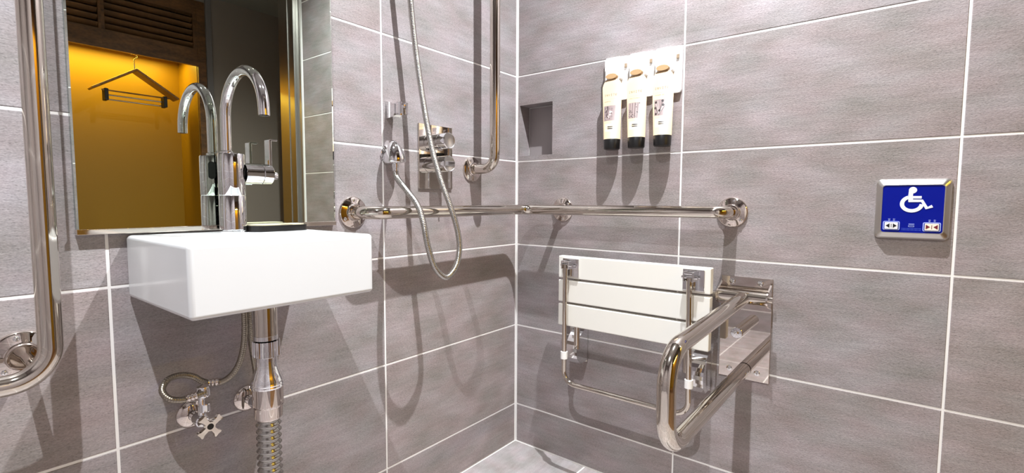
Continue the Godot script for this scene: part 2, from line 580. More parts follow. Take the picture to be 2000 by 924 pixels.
func build_shell() -> void:
	var st: SurfaceTool
	# wall on the left (mirror and basin): local x = world x
	var wl := struct("wall_left", "grey stone-look tiled wall with white grout behind the basin")
	st = mb()
	plain_box(st, Vector3(-2.35, 0, -0.12), Vector3(0.0, CEIL, -0.0010))
	part("grout_bed", st, M.grout, wl)
	lay_tiles(wl, [-2.30, -1.79, -1.19, -0.59, -0.0035], ROWS, M.tile, Vector2(0.6, 0.3))
	# wall on the right (seat, rail, dispensers): local x = world z, outward = -x
	var bx := Basis(Vector3(0, 0, 1), Vector3(0, 1, 0), Vector3(-1, 0, 0))
	var wr := struct("wall_right", "grey stone-look tiled wall with white grout behind the shower seat", Transform3D(bx, Vector3.ZERO))
	var nz0 := 0.013
	var nz1 := 0.153
	var ny0 := 1.062
	var ny1 := 1.241
	st = mb()
	plain_box(st, Vector3(0.0010, 0, -0.12), Vector3(0.12, ny0 - 0.001, DOOR_Z))
	plain_box(st, Vector3(0.0010, ny1 + 0.001, -0.12), Vector3(0.12, CEIL, DOOR_Z))
	plain_box(st, Vector3(0.0010, ny0 - 0.001, -0.12), Vector3(0.12, ny1 + 0.001, nz0 - 0.001))
	plain_box(st, Vector3(0.0010, ny0 - 0.001, nz1 + 0.001), Vector3(0.12, ny1 + 0.001, DOOR_Z))
	plain_box(st, Vector3(0.062, ny0 - 0.001, nz0 - 0.001), Vector3(0.12, ny1 + 0.001, nz1 + 0.001))
	part("grout_bed", st, M.grout, wr)
	lay_tiles(wr, [0.0035, 0.6, 1.2, DOOR_Z], ROWS, M.tile, Vector2(0.6, 0.3), {"0,4": true})
	# the tile with the recess cut into it
	st = mb()
	var g := GAP * 0.5
	var y0 := 1.044 + g
	var y1 := 1.344 - g
	var us := [0.0059, nz0, nz1, 0.6 - g]
	var vs := [y0, ny0, ny1, y1]
	for a in 3:
		for b in 3:
			if a == 1 and b == 1:
				continue
			var q := []
			var uvq := []
			for k in [[0, 0], [1, 0], [1, 1], [0, 1]]:
				var uu: float = us[a + k[0]]
				var vv: float = vs[b + k[1]]
				q.append(Vector3(0, vv, uu))
				uvq.append(Vector2(uu / 0.6, (vv - 1.044) / 0.3))
			var n := Vector3(-1, 0, 0)
			quad(st, q, [n, n, n, n], uvq)
	for e in [[Vector3(0, y0, us[0]), Vector3(0, y0, us[3]), Vector3(0, -1, 0)], [Vector3(0, y1, us[0]), Vector3(0, y1, us[3]), Vector3(0, 1, 0)], [Vector3(0, y0, us[3]), Vector3(0, y1, us[3]), Vector3(0, 0, 1)], [Vector3(0, y0, us[0]), Vector3(0, y1, us[0]), Vector3(0, 0, -1)]]:
		flat(st, e[0], e[1], e[1] + Vector3(0.007, 0, 0), e[0] + Vector3(0.007, 0, 0), e[2])
	part("tile", st, M.tile[0], wr, "wall tile with a square recess cut into it")
	# lining of the recess: four sides and a back of the same tile, joints left open to the grout
	var dep := 0.057
	st = mb()
	flat(st, Vector3(0, ny0, nz0), Vector3(0, ny1, nz0), Vector3(dep, ny1, nz0), Vector3(dep, ny0, nz0), Vector3(0, 0, 1), Vector2(0.1, 0.1), Vector2(0.1, 0.7), Vector2(0.25, 0.7), Vector2(0.25, 0.1))
	flat(st, Vector3(0, ny0, nz1), Vector3(0, ny1, nz1), Vector3(dep, ny1, nz1), Vector3(dep, ny0, nz1), Vector3(0, 0, -1), Vector2(0.5, 0.1), Vector2(0.5, 0.7), Vector2(0.65, 0.7), Vector2(0.65, 0.1))
	flat(st, Vector3(0, ny0, nz0), Vector3(0, ny0, nz1), Vector3(dep, ny0, nz1), Vector3(dep, ny0, nz0), Vector3(0, 1, 0), Vector2(0.1, 0.1), Vector2(0.4, 0.1), Vector2(0.4, 0.3), Vector2(0.1, 0.3))
	flat(st, Vector3(0, ny1, nz0), Vector3(0, ny1, nz1), Vector3(dep, ny1, nz1), Vector3(dep, ny1, nz0), Vector3(0, -1, 0), Vector2(0.6, 0.1), Vector2(0.9, 0.1), Vector2(0.9, 0.3), Vector2(0.6, 0.3))
	part("recess_side", st, M.tile[1], wr)
	st = mb()
	plain_box(st, Vector3(dep + 0.0005, ny0 + 0.0025, nz0 + 0.003), Vector3(dep + 0.006, ny1 - 0.003, nz1 - 0.0005))
	part("recess_back", st, mat(Color(0.582, 0.551, 0.551), 0.5), wr)
	# far left wall and the wall behind the viewer, seen in the bright metal
	var bl := Basis(Vector3(0, 0, -1), Vector3(0, 1, 0), Vector3(1, 0, 0))
	var we := struct("wall_end", "grey tiled end wall beyond the left of the picture", Transform3D(bl, Vector3(-2.30, 0, 0)))
	st = mb()
	plain_box(st, Vector3(-2.42, 0, -0.12), Vector3(-2.3010, CEIL, DOOR_Z + 0.2))
	part("grout_bed", st, M.grout, we)
	lay_tiles(we, [-1.48, -1.2, -0.6, 0.0], ROWS, M.tile, Vector2(0.6, 0.3))
	var bb := Basis(Vector3(-1, 0, 0), Vector3(0, 1, 0), Vector3(0, 0, -1))
	var wb := struct("wall_behind", "grey tiled wall beside the doorway behind the viewer", Transform3D(bb, Vector3(0, 0, DOOR_Z)))
	st = mb()
	plain_box(st, Vector3(-2.30, 0, DOOR_Z + 0.0010), Vector3(-1.18, CEIL, DOOR_Z + 0.2))
	plain_box(st, Vector3(-1.18, 2.1, DOOR_Z + 0.0010), Vector3(0.12, CEIL, DOOR_Z + 0.2))
	plain_box(st, Vector3(0.0, 0.0, DOOR_Z + 0.0010), Vector3(0.12, 2.1, DOOR_Z + 0.2))
	part("grout_bed", st, M.grout, wb)
	lay_tiles(wb, [1.18, 1.78, 2.30], ROWS, M.tile, Vector2(0.6, 0.3))
	lay_tiles(wb, [0.0, 0.58, 1.18], [2.1, 2.35], M.tile, Vector2(0.6, 0.3))
	# floor
	var fb := Basis(Vector3(1, 0, 0), Vector3(0, 0, -1), Vector3(0, 1, 0))
	var fl := struct("floor", "pale grey floor tiles with white grout", Transform3D(fb, Vector3.ZERO))
	st = mb()
	plain_box(st, Vector3(-2.42, -0.1, -0.12), Vector3(0.12, -0.0008, DOOR_Z))
	part("grout_bed", st, M.grout, fl)
	var xs := []
	for i in 9:
		xs.append(-2.30 if i == 0 else -2.4 + 0.3 * i)
	lay_tiles(fl, xs, [-DOOR_Z, -1.2, -0.9, -0.6, -0.3, 0.0], M.floor_tile, Vector2(0.3, 0.3))
	# ceiling
	var ce := struct("ceiling", "flat white shower room ceiling")
	st = mb()
	plain_box(st, Vector3(-2.42, CEIL, -0.12), Vector3(0.12, CEIL + 0.1, DOOR_Z + 0.2))
	part("ceiling_slab", st, M.plaster, ce)
	# stainless door jamb at the end of the right wall, seen in the mirror
	var ja := struct("trim_1", "stainless steel door jamb reflected in the mirror")
	st = mb()
	box(st, Vector3(-0.006, 0, DOOR_Z + 0.012), Vector3(0.02, 2.1, DOOR_Z + 0.05), 0.002)
	part("jamb_lip", st, M.brushed, ja)
	st = mb()
	box(st, Vector3(-0.022, 0, DOOR_Z + 0.05), Vector3(0.02, 2.1, DOOR_Z + 0.105), 0.003)
	part("jamb_face", st, M.brushed, ja)
	st = mb()
	box(st, Vector3(-0.026, 0, DOOR_Z + 0.105), Vector3(0.02, 2.1, DOOR_Z + 0.20), 0.003)
	part("jamb_return", st, M.brushed, ja)
	st = mb()
	box(st, Vector3(-0.004, 0, DOOR_Z), Vector3(0.0, 2.1, DOOR_Z + 0.012), 0.001)
	part("sealant_joint", st, M.grout, ja)

func build_hall() -> void:
	var st: SurfaceTool
	var Z := 2.30
	var fl := struct("floor_hall", "dark wooden floor of the hall outside")
	st = mb()
	plain_box(st, Vector3(-1.9, -0.1, DOOR_Z), Vector3(1.0, 0.0, 3.0))
	part("floor_board", st, M.hall_floor, fl)
	var ce := struct("ceiling_hall", "grey hall ceiling seen at the top of the mirror")
	st = mb()
	plain_box(st, Vector3(-1.9, 2.13, DOOR_Z + 0.2), Vector3(1.0, 2.35, 3.0))
	part("ceiling_slab", st, M.hall_ceiling, ce)
	var wh := struct("wall_hall", "dark grey brown hall wall seen in the mirror")
	st = mb()
	plain_box(st, Vector3(-0.165, 0, Z), Vector3(1.0, 2.13, Z + 0.5))
	plain_box(st, Vector3(-1.9, 0, Z + 0.36), Vector3(-0.165, 2.13, Z + 0.5))
	plain_box(st, Vector3(0.9, 0, DOOR_Z + 0.2), Vector3(1.0, 2.13, Z))
	plain_box(st, Vector3(-1.9, 0, DOOR_Z + 0.2), Vector3(-1.8, 2.13, Z + 0.5))
	plain_box(st, Vector3(0.12, 0, DOOR_Z + 0.1), Vector3(1.0, 2.35, DOOR_Z + 0.2))
	part("wall_panel", st, M.hall_wall, wh)
	st = mb()
	plain_box(st, Vector3(-1.8, 2.086, Z - 0.001), Vector3(-0.165, 2.13, Z + 0.36))
	part("bulkhead", st, M.hall_wall, wh)
	st = mb()
	box(st, Vector3(-0.164, 0, Z - 0.012), Vector3(-0.132, 2.13, Z), 0.002)
	part("edge_strip", st, M.hall_trim, wh)
	# built-in wardrobe with louvres over an open lit niche
	var w := thing("wardrobe", "dark wooden built-in wardrobe with louvres over a glowing yellow niche, reflected in the mirror", "wardrobe", Vector3(-0.98, 0, Z))
	st = mb()
	plain_box(st, Vector3(-1.8, 1.703, Z), Vector3(-0.211, 1.803, Z + 0.02))
	part("lintel", st, M.wood, w)
	st = mb()
	plain_box(st, Vector3(-1.8, 2.003, Z), Vector3(-0.211, 2.086, Z + 0.02))
	part("top_rail", st, M.wood, w)
	for x in [[-0.232, -0.211], [-0.679, -0.651], [-1.126, -1.098], [-1.573, -1.545]]:
		st = mb()
		box(st, Vector3(x[0], 1.803, Z - 0.002), Vector3(x[1], 2.003, Z + 0.02), 0.002)
		part("mullion", st, M.wood, w)
	st = mb()
	box(st, Vector3(-0.211, 0, Z - 0.004), Vector3(-0.165, 2.086, Z + 0.36), 0.003)
	part("side_post", st, M.wood, w)
	for bay in [[-0.651, -0.232], [-1.098, -0.679], [-1.545, -1.126]]:
		for k in 6:
			st = mb()
			var cy := 1.823 + 0.0365 * k
			rbox(st, Transform3D(Basis(Vector3.RIGHT, deg_to_rad(40)), Vector3((bay[0] + bay[1]) * 0.5, cy, Z + 0.014)), Vector3(bay[1] - bay[0], 0.006, 0.034), 0.002, 1)
			part("louvre_slat", st, M.wood, w)
	st = mb()
	plain_box(st, Vector3(-1.8, 1.79, Z + 0.33), Vector3(-0.211, 2.086, Z + 0.36))
	part("cupboard_back", st, M.wood, w)
	st = mb()
	plain_box(st, Vector3(-1.8, 0.0, Z + 0.31), Vector3(-0.211, 1.79, Z + 0.36))
	part("niche_back", st, M.niche_panel, w)
	st = mb()
	plain_box(st, Vector3(-0.2135, 0.0, Z + 0.016), Vector3(-0.211, 1.79, Z + 0.31))
	part("niche_side", st, M.niche_panel, w)
	st = mb()
	plain_box(st, Vector3(-1.8, 1.775, Z + 0.02), Vector3(-0.2135, 1.79, Z + 0.31))
	part("niche_top", st, M.niche_panel, w)
	st = mb()
	plain_box(st, Vector3(-1.8, 0.0, Z + 0.0), Vector3(-0.2135, 0.12, Z + 0.31))
	part("niche_base", st, M.wood, w)
	# warm strip lamp behind the lintel
	var la := thing("strip_lamp", "warm strip lamp hidden behind the wardrobe lintel", "lamp", Vector3(-0.6, 1.762, Z + 0.18))
	st = mb()
	box(st, Vector3(-1.15, 1.762, Z + 0.165), Vector3(-0.26, 1.7745, Z + 0.195), 0.003)
	part("lamp_body", st, M.lamp_warm, la)
	var l := AreaLight3D.new()
	l.name = "strip_light"
	la.add_child(l, true)
	l.position = Vector3(-0.10, -0.004, 0.0)
	l.rotation = Vector3(-PI / 2, 0, 0)
	l.area_size = Vector2(0.85, 0.03)
	l.light_color = Color(1.0, 0.87, 0.35)
	l.light_energy = 1.1
	l.area_range = 6.0
	l.shadow_enabled = true
	# clothes hanger on its hook
	var hz := Z + 0.13
	var hk := thing("ceiling_hook", "small chrome hook in the niche top holding the clothes hanger", "hook", Vector3(-0.495, 1.775, hz))
	st = mb()
	lathe(st, [Vector2(0.016, 0.0), Vector2(0.016, -0.004), Vector2(0.006, -0.006), Vector2(0.004, -0.02), Vector2(0.0, -0.021)], Transform3D(Basis.IDENTITY, Vector3(-0.495, 1.775, hz)), 20)
	part("rose", st, M.chrome, hk)
	var pts := []
	for i in 15:
		var t := -PI * 0.5 + PI * 1.35 * i / 14.0
		pts.append(Vector3(-0.495 + 0.013 * cos(t - PI), 1.743 + 0.013 * sin(t - PI), hz))
	st = mb()
	tube(st, pts, 0.003, 10)
	part("hook_loop", st, M.chrome, hk)
	var hg := thing("clothes_hanger", "wooden clothes hanger with trouser bars hanging in the yellow niche", "hanger", Vector3(-0.495, 1.5, hz))
	st = mb()
	for s in [-1.0, 1.0]:
		var a := Vector3(-0.495, 1.638, hz)
		var b := Vector3(-0.495 + s * 0.202, 1.505, hz)
		var d: Vector3 = b - a
		var xb := d.normalized()
		var zb := Vector3(0, 0, 1)
		var yb := zb.cross(xb)
		rbox(st, Transform3D(Basis(xb, yb, zb), (a + b) * 0.5), Vector3(d.length() + 0.010, 0.013, 0.095), 0.005, 2)
	part("shoulder", st, M.hanger_wood, hg)
	st = mb()
	tube(st, bent([Vector3(-0.495, 1.642, hz), Vector3(-0.495, 1.70, hz), Vector3(-0.478, 1.715, hz), Vector3(-0.490, 1.735, hz), Vector3(-0.509, 1.728, hz)], 0.008, 5), 0.0032, 10)
	part("hook", st, M.chrome, hg)
	for k in 3:
		st = mb()
		var yy: float = 1.502 - 0.022 * k
		var zz: float = hz - 0.02 + 0.02 * k
		tube(st, [Vector3(-0.655 + 0.012 * k, yy, zz), Vector3(-0.335 - 0.012 * k, yy, zz)], 0.0042, 10)
		part("trouser_bar", st, M.hanger_wood if k == 0 else M.steel, hg)
	for s in [-1.0, 1.0]:
		st = mb()
		box(st, Vector3(-0.495 + s * 0.14 - 0.009, 1.448, hz - 0.028), Vector3(-0.495 + s * 0.14 + 0.009, 1.512, hz + 0.028), 0.003)
		part("clip", st, M.recess, hg)

func build_mirror() -> void:
	var x0 := -1.232
	var x1 := -0.744
	var y0 := 0.8415
	var y1 := 1.80
	var bz := 0.012
	var mi := thing("wall_mirror", "tall rectangular wall mirror above the white wash basin", "mirror", Vector3((x0 + x1) * 0.5, y0, 0))
	var st := mb()
	var b := 0.003
	flat(st, Vector3(x0 + b, y0 + b, bz), Vector3(x1 - b, y0 + b, bz), Vector3(x1 - b, y1 - b, bz), Vector3(x0 + b, y1 - b, bz), Vector3(0, 0, 1))
	part("silvered_glass", st, M.mirror, mi)
	var o := [Vector2(x0, y0), Vector2(x1, y0), Vector2(x1, y1), Vector2(x0, y1)]
	var i := [Vector2(x0 + b, y0 + b), Vector2(x1 - b, y0 + b), Vector2(x1 - b, y1 - b), Vector2(x0 + b, y1 - b)]
	var dirs := [Vector3(0, -1, 0), Vector3(1, 0, 0), Vector3(0, 1, 0), Vector3(-1, 0, 0)]
	for k in 4:
		var l := (k + 1) % 4
		st = mb()
		var n: Vector3 = (dirs[k] * 0.0008 + Vector3(0, 0, b)).normalized()
		flat(st, Vector3(o[k].x, o[k].y, bz - 0.0008), Vector3(o[l].x, o[l].y, bz - 0.0008), Vector3(i[l].x, i[l].y, bz), Vector3(i[k].x, i[k].y, bz), n)
		part("bevel", st, M.mirror, mi)
	st = mb()
	plain_box(st, Vector3(x0, y0, 0.0002), Vector3(x1, y1, bz - 0.0009))
	part("glass_edge", st, M.mirror_edge, mi)
	st = mb()
	box(st, Vector3(x0 - 0.001, y0 - 0.0012, 0.0002), Vector3(x1 + 0.001, y0 + 0.0085, bz + 0.0022), 0.001, 2)
	part("bottom_channel", st, M.steel, mi, "slim steel channel under the mirror")

const BX0 := -1.163
const BX1 := -0.842
const BTOP := 0.8365
const BBOT := 0.722
const BZ := 0.298

func build_basin() -> void:
	var b := thing("wash_basin", "white ceramic rectangular wall-hung wash basin", "basin", Vector3((BX0 + BX1) * 0.5, BBOT, 0.15))
	var st := mb()
	rbox(st, Transform3D(Basis.IDENTITY, Vector3((BX0 + BX1) * 0.5, (BTOP + BBOT) * 0.5, BZ * 0.5 + 0.0005)), Vector3(BX1 - BX0, BTOP - BBOT, BZ - 0.001), 0.0075, 4)
	var bowl := mb()
	rbox(bowl, Transform3D(Basis.IDENTITY, Vector3((BX0 + BX1) * 0.5, BTOP - 0.02, 0.193)), Vector3(BX1 - BX0 - 0.034, 0.13, 0.178), 0.03, 4)
	var comb := CSGCombiner3D.new()
	comb.name = "bowl"
	b.add_child(comb)
	comb.global_transform = Transform3D.IDENTITY
	var c1 := CSGMesh3D.new()
	c1.mesh = indexed(st)
	c1.material = M.ceramic
	comb.add_child(c1)
	var c2 := CSGMesh3D.new()
	c2.mesh = indexed(bowl)
	c2.material = M.ceramic
	c2.operation = CSGShape3D.OPERATION_SUBTRACTION
	comb.add_child(c2)
	st = mb()
	lathe(st, [Vector2(0.0, 0.006), Vector2(0.018, 0.006), Vector2(0.022, 0.004), Vector2(0.024, 0.0)], Transform3D(Basis.IDENTITY, Vector3(-0.99, BTOP - 0.085, 0.17)), 24)
	part("drain_grate", st, M.chrome, b)
	# dark soap dish on the back ledge
	var d := thing("soap_dish", "flat black soap dish with a pale top beside the tap", "soap dish", Vector3(-0.92, BTOP, 0.058))
	st = mb()
	var poly := PackedVector2Array()
	for p in round_rect(0.122, 0.070, 0.026, 8):
		poly.append(p)
	prism(st, poly, 0.0125, Transform3D(Basis(Vector3.RIGHT, Vector3(0, 0, 1), Vector3(0, 1, 0)), Vector3(-0.915, BTOP, 0.058)))
	part("tray", st, M.dark_stone, d)
	st = mb()
	prism(st, round_rect(0.112, 0.060, 0.022, 8), 0.0015, Transform3D(Basis(Vector3.RIGHT, Vector3(0, 0, 1), Vector3(0, 1, 0)), Vector3(-0.915, BTOP + 0.0125, 0.058)))
	part("dish_top", st, M.tray_top, d)

func indexed(st: SurfaceTool) -> ArrayMesh:
	st.index()
	return st.commit()

func build_faucet() -> void:
	var cx := -1.000
	var cz := 0.057
	var f := thing("basin_tap", "tall chrome basin tap with a gooseneck spout and side lever", "tap", Vector3(cx, BTOP, cz))
	var base := Transform3D(Basis.IDENTITY, Vector3(cx, BTOP, cz))
	var st := mb()
	lathe(st, [Vector2(0.0255, 0.0), Vector2(0.0255, 0.003), Vector2(0.0243, 0.004), Vector2(0.0243, 0.0725), Vector2(0.0236, 0.0735)], base, 48)
	part("lower_body", st, M.chrome, f)
	st = mb()
	lathe(st, [Vector2(0.0236, 0.0735), Vector2(0.0243, 0.0745), Vector2(0.0243, 0.154), Vector2(0.0233, 0.156), Vector2(0.0, 0.1562)], base, 48)
	part("upper_body", st, M.chrome, f)
	st = mb()
	var pts := [Vector3(cx - 0.003, BTOP + 0.15, cz - 0.012)]
	var cy := 1.062
	var R := 0.0805
	var z0 := cz - 0.012
	pts.append(Vector3(cx - 0.003, cy - 0.01, z0))
	for i in 25:
		var t := PI * i / 24.0
		pts.append(Vector3(cx - 0.003, cy + R * sin(t), z0 + R - R * cos(t)))
	pts.append(Vector3(cx - 0.003, cy - 0.010, z0 + 2.0 * R + 0.0005))
	tube(st, pts, 0.0097, 24)
	var sp := part("spout", st, M.chrome, f)
	st = mb()
	lathe(st, [Vector2(0.0075, -0.0104), Vector2(0.0, -0.0104)], Transform3D(Basis.IDENTITY, Vector3(cx - 0.003, cy, z0 + 2.0 * R)), 16)
	part("aerator", st, M.recess, sp)
	st = mb()
	lathe(st, [Vector2(0.0125, 0.0), Vector2(0.0125, 0.004), Vector2(0.0100, 0.006)], Transform3D(Basis.IDENTITY, Vector3(cx - 0.003, BTOP + 0.1562, z0)), 24)
	part("spout_collar", st, M.chrome, f)
	# side valve with an upright lever
	var hx := frame_to(Vector3(1, 0, 0), Vector3(cx + 0.022, 0.955, cz))
	st = mb()
	lathe(st, [Vector2(0.021, 0.0), Vector2(0.021, 0.034), Vector2(0.0202, 0.0348)], hx, 40)
	part("valve_housing", st, M.chrome, f)
	st = mb()
	lathe(st, [Vector2(0.0202, 0.0352), Vector2(0.021, 0.036), Vector2(0.021, 0.054), Vector2(0.019, 0.056), Vector2(0.0, 0.0562)], hx, 40)
	var kn := part("knob", st, M.chrome, f)
	st = mb()
	rbox(st, Transform3D(Basis.IDENTITY, Vector3(cx + 0.074, 0.985, cz)), Vector3(0.006, 0.085, 0.021), 0.0015, 2)
	rbox(st, Transform3D(Basis.IDENTITY, Vector3(cx + 0.081, 1.0262, cz)), Vector3(0.016, 0.0035, 0.021), 0.001, 1)
	part("lever", st, M.chrome, kn)
	st = mb()
	lathe(st, [Vector2(0.0085, 0.0), Vector2(0.0085, 0.012), Vector2(0.0070, 0.014), Vector2(0.0, 0.0142)], frame_to(Vector3(1, 0, 0), Vector3(cx + 0.077, 0.952, cz)), 20)
	part("lever_pin", st, M.chrome, kn)
	# oval sensor window on the wall side, seen in the mirror
	st = mb()
	var pl := round_rect(0.013, 0.036, 0.0064, 6)
	prism(st, pl, 0.0035, Transform3D(Basis(Vector3.UP, PI + 0.43), Vector3(cx - 0.0094, 0.962, cz - 0.0203)))
	part("sensor_window", st, M.black_plastic, f)

func build_plumbing() -> void:
	var st: SurfaceTool
	var dx := -0.986
	var dz := 0.150
	var at := Transform3D(Basis.IDENTITY, Vector3(dx, 0, dz))
	var d := thing("basin_drain", "chrome bottle trap and drain with a corrugated hose under the basin", "drain", Vector3(dx, 0, dz))
	st = mb()
	lathe(st, [Vector2(0.0212, BBOT), Vector2(0.0212, 0.641), Vector2(0.0195, 0.640)], at, 40)
	part("tail_pipe", st, M.steel, d)
	st = mb()
	lathe(st, [Vector2(0.0195, 0.641), Vector2(0.0215, 0.640), Vector2(0.0215, 0.632), Vector2(0.018, 0.631)], at, 40)
	part("ring", st, M.chrome, d)
	# knurled nut
	st = mb()
	var poly := PackedVector2Array()
	for k in 96:
		var r := 0.0236 + 0.0010 * (1.0 if (k % 4) < 2 else -0.6)
		poly.append(Vector2(cos(TAU * k / 96.0), sin(TAU * k / 96.0)) * r)
	prism(st, poly, 0.030, Transform3D(Basis(Vector3.RIGHT, Vector3(0, 0, -1), Vector3(0, 1, 0)), Vector3(dx, 0.600, dz)))
	part("knurled_nut", st, M.chrome, d)
	st = mb()
	lathe(st, [Vector2(0.018, 0.601), Vector2(0.0195, 0.598), Vector2(0.0195, 0.583), Vector2(0.0215, 0.573), Vector2(0.0262, 0.560), Vector2(0.0292, 0.553), Vector2(0.0298, 0.549)], at, 48, 0.9)
	part("cone", st, M.chrome, d)
	st = mb()
	lathe(st, [Vector2(0.0298, 0.549), Vector2(0.0310, 0.546), Vector2(0.0298, 0.5435), Vector2(0.0308, 0.541), Vector2(0.0296, 0.538), Vector2(0.025, 0.5375)], at, 48, 0.9)
	part("rim", st, M.chrome, d)
	# faceted body: flat-sided in two courses
	st = mb()
	lathe(st, [Vector2(0.0285, 0.538), Vector2(0.0285, 0.503), Vector2(0.0275, 0.501)], at, 10, 2.0)
	lathe(st, [Vector2(0.0278, 0.5012), Vector2(0.0268, 0.499), Vector2(0.0262, 0.478), Vector2(0.0245, 0.475), Vector2(0.018, 0.4745)], at, 10, 2.0)
	part("faceted_body", st, M.polished, d)
	st = mb()
	ribbed_hose(st, [Vector3(dx, 0.476, dz), Vector3(dx, 0.40, dz), Vector3(dx + 0.001, 0.30, dz), Vector3(dx, 0.20, dz - 0.005), Vector3(dx, 0.10, dz - 0.006), Vector3(dx, 0.001, dz - 0.006)], 0.0205, 0.0026, 0.0130, 28)
	part("corrugated_hose", st, M.hose, d)

	# angle valves
	angle_valve(Vector3(-1.069, 0.469, 0), "chrome angle valve with a cross handle under the left of the basin", true)
	angle_valve(Vector3(-0.961, 0.468, 0), "chrome angle valve half hidden behind the basin drain", false)
	# braided supply hoses
	var h := thing("supply_hose", "braided steel supply hose looping from the cross-handled valve to the basin", "hose", Vector3(-1.07, 0.53, 0.06))
	st = mb()
	var pts := [Vector3(-1.066, 0.531, 0.070), Vector3(-1.082, 0.529, 0.070), Vector3(-1.104, 0.527, 0.068), Vector3(-1.124, 0.533, 0.060), Vector3(-1.131, 0.548, 0.047), Vector3(-1.118, 0.561, 0.034), Vector3(-1.095, 0.562, 0.026), Vector3(-1.072, 0.553, 0.024), Vector3(-1.058, 0.541, 0.034), Vector3(-1.045, 0.537, 0.048), Vector3(-1.025, 0.541, 0.058), Vector3(-1.008, 0.562, 0.068), Vector3(-0.999, 0.60, 0.078), Vector3(-0.997, 0.65, 0.085), Vector3(-0.998, 0.723, 0.085)]
	ribbed_hose(st, pts, 0.0058, 0.0003, 0.004, 12)
	part("braided_tube", st, mat(Color(0.60, 0.57, 0.52), 0.3, 1.0), h)
	for e in [[Vector3(-1.083, 0.529, 0.070), Vector3(-1.101, 0.5275, 0.0685)], [Vector3(-1.050, 0.538, 0.043), Vector3(-1.034, 0.5385, 0.054)]]:
		st = mb()
		ribbed_hose(st, [e[0], (e[0] + e[1]) * 0.5, e[1]], 0.0074, 0.0008, 0.006, 14)
		part("ferrule", st, M.polished, h)
	var h2 := thing("supply_hose", "braided steel supply hose rising behind the basin drain", "hose", Vector3(-0.961, 0.5, 0.05))
	st = mb()
	ribbed_hose(st, [Vector3(-0.961, 0.500, 0.045), Vector3(-0.963, 0.54, 0.050), Vector3(-0.975, 0.60, 0.062), Vector3(-0.984, 0.66, 0.075), Vector3(-0.984, 0.723, 0.078)], 0.0058, 0.0003, 0.004, 12)
	part("braided_tube", st, mat(Color(0.60, 0.57, 0.52), 0.3, 1.0), h2)

func angle_valve(at: Vector3, label: String, cross: bool) -> void:
	var v := thing("angle_valve", label, "valve", at)
	var out := Vector3(0, 0, 1)
	var st := mb()
	lathe(st, [Vector2(0.028, 0.0), Vector2(0.028, 0.002), Vector2(0.026, 0.005), Vector2(0.019, 0.009), Vector2(0.0125, 0.0105), Vector2(0.010, 0.011)], frame_to(out, at), 40, 0.85)
	part("escutcheon", st, M.polished, v)
	st = mb()
	lathe(st, [Vector2(0.0095, 0.008), Vector2(0.0095, 0.030), Vector2(0.012, 0.031), Vector2(0.012, 0.055), Vector2(0.010, 0.057), Vector2(0.0, 0.0572)], frame_to(out, at), 24)
	part("valve_body", st, M.chrome, v)
	if not cross:
		st = mb()
		lathe(st, [Vector2(0.008, 0.0), Vector2(0.008, 0.036)], Transform3D(Basis.IDENTITY, at + Vector3(0, 0, 0.045)), 18)
		part("outlet", st, M.chrome, v)
		return
	# outlet rising to a hexagonal nut
	st = mb()
	lathe(st, [Vector2(0.0075, 0.0), Vector2(0.0075, 0.020), Vector2(0.0062, 0.021), Vector2(0.0062, 0.040)], Transform3D(Basis.IDENTITY, at + Vector3(0.003, 0.008, 0.046)), 20)
	part("outlet", st, M.chrome, v)
	st = mb()
	lathe(st, [Vector2(0.0, -0.010), Vector2(0.0118, -0.010), Vector2(0.0125, -0.008), Vector2(0.0125, 0.008), Vector2(0.0118, 0.010), Vector2(0.0, 0.010)], Transform3D(Basis(Vector3.UP, 0.3), at + Vector3(0.001, 0.062, 0.062)), 6, 2.0)
	part("hexagon_nut", st, M.chrome, v)
	st = mb()
	lathe(st, [Vector2(0.0, -0.008), Vector2(0.0100, -0.008), Vector2(0.0105, -0.0065), Vector2(0.0105, 0.0065), Vector2(0.0100, 0.008), Vector2(0.0, 0.008)], Transform3D(Basis(Vector3.UP, 0.1), at + Vector3(0.004, 0.028, 0.058)), 6, 2.0)
	part("hexagon_nut", st, M.chrome, v)
	# cross handle
	var hc := at + Vector3(0.004, -0.004, 0.078)
	st = mb()
	lathe(st, [Vector2(0.0065, -0.024), Vector2(0.0065, 0.0)], frame_to(Vector3(0.05, -0.1, 1), hc), 18)
	part("spindle", st, M.chrome, v)
	st = mb()
	var poly := PackedVector2Array()
	for k in 4:
		for p in [Vector2(0.0080, -0.0042), Vector2(0.0170, -0.0046), Vector2(0.0225, -0.0074), Vector2(0.0245, -0.0060), Vector2(0.0238, 0.0), Vector2(0.0245, 0.0060), Vector2(0.0225, 0.0074), Vector2(0.0170, 0.0046), Vector2(0.0080, 0.0042)]:
			poly.append(p.rotated(0.62 + TAU * k / 4.0))
	var face := Basis(Vector3.UP, 0.05)
	prism(st, poly, 0.008, Transform3D(face, hc + Vector3(0, 0, -0.004)))
	var ch := part("cross_handle", st, M.steel, v)
	st = mb()
	lathe(st, [Vector2(0.0058, 0.0), Vector2(0.0058, 0.0048), Vector2(0.005, 0.0056), Vector2(0.0, 0.0057)], frame_to(Vector3(0, 0, 1), hc), 20)
	part("index_cap", st, M.recess, ch)

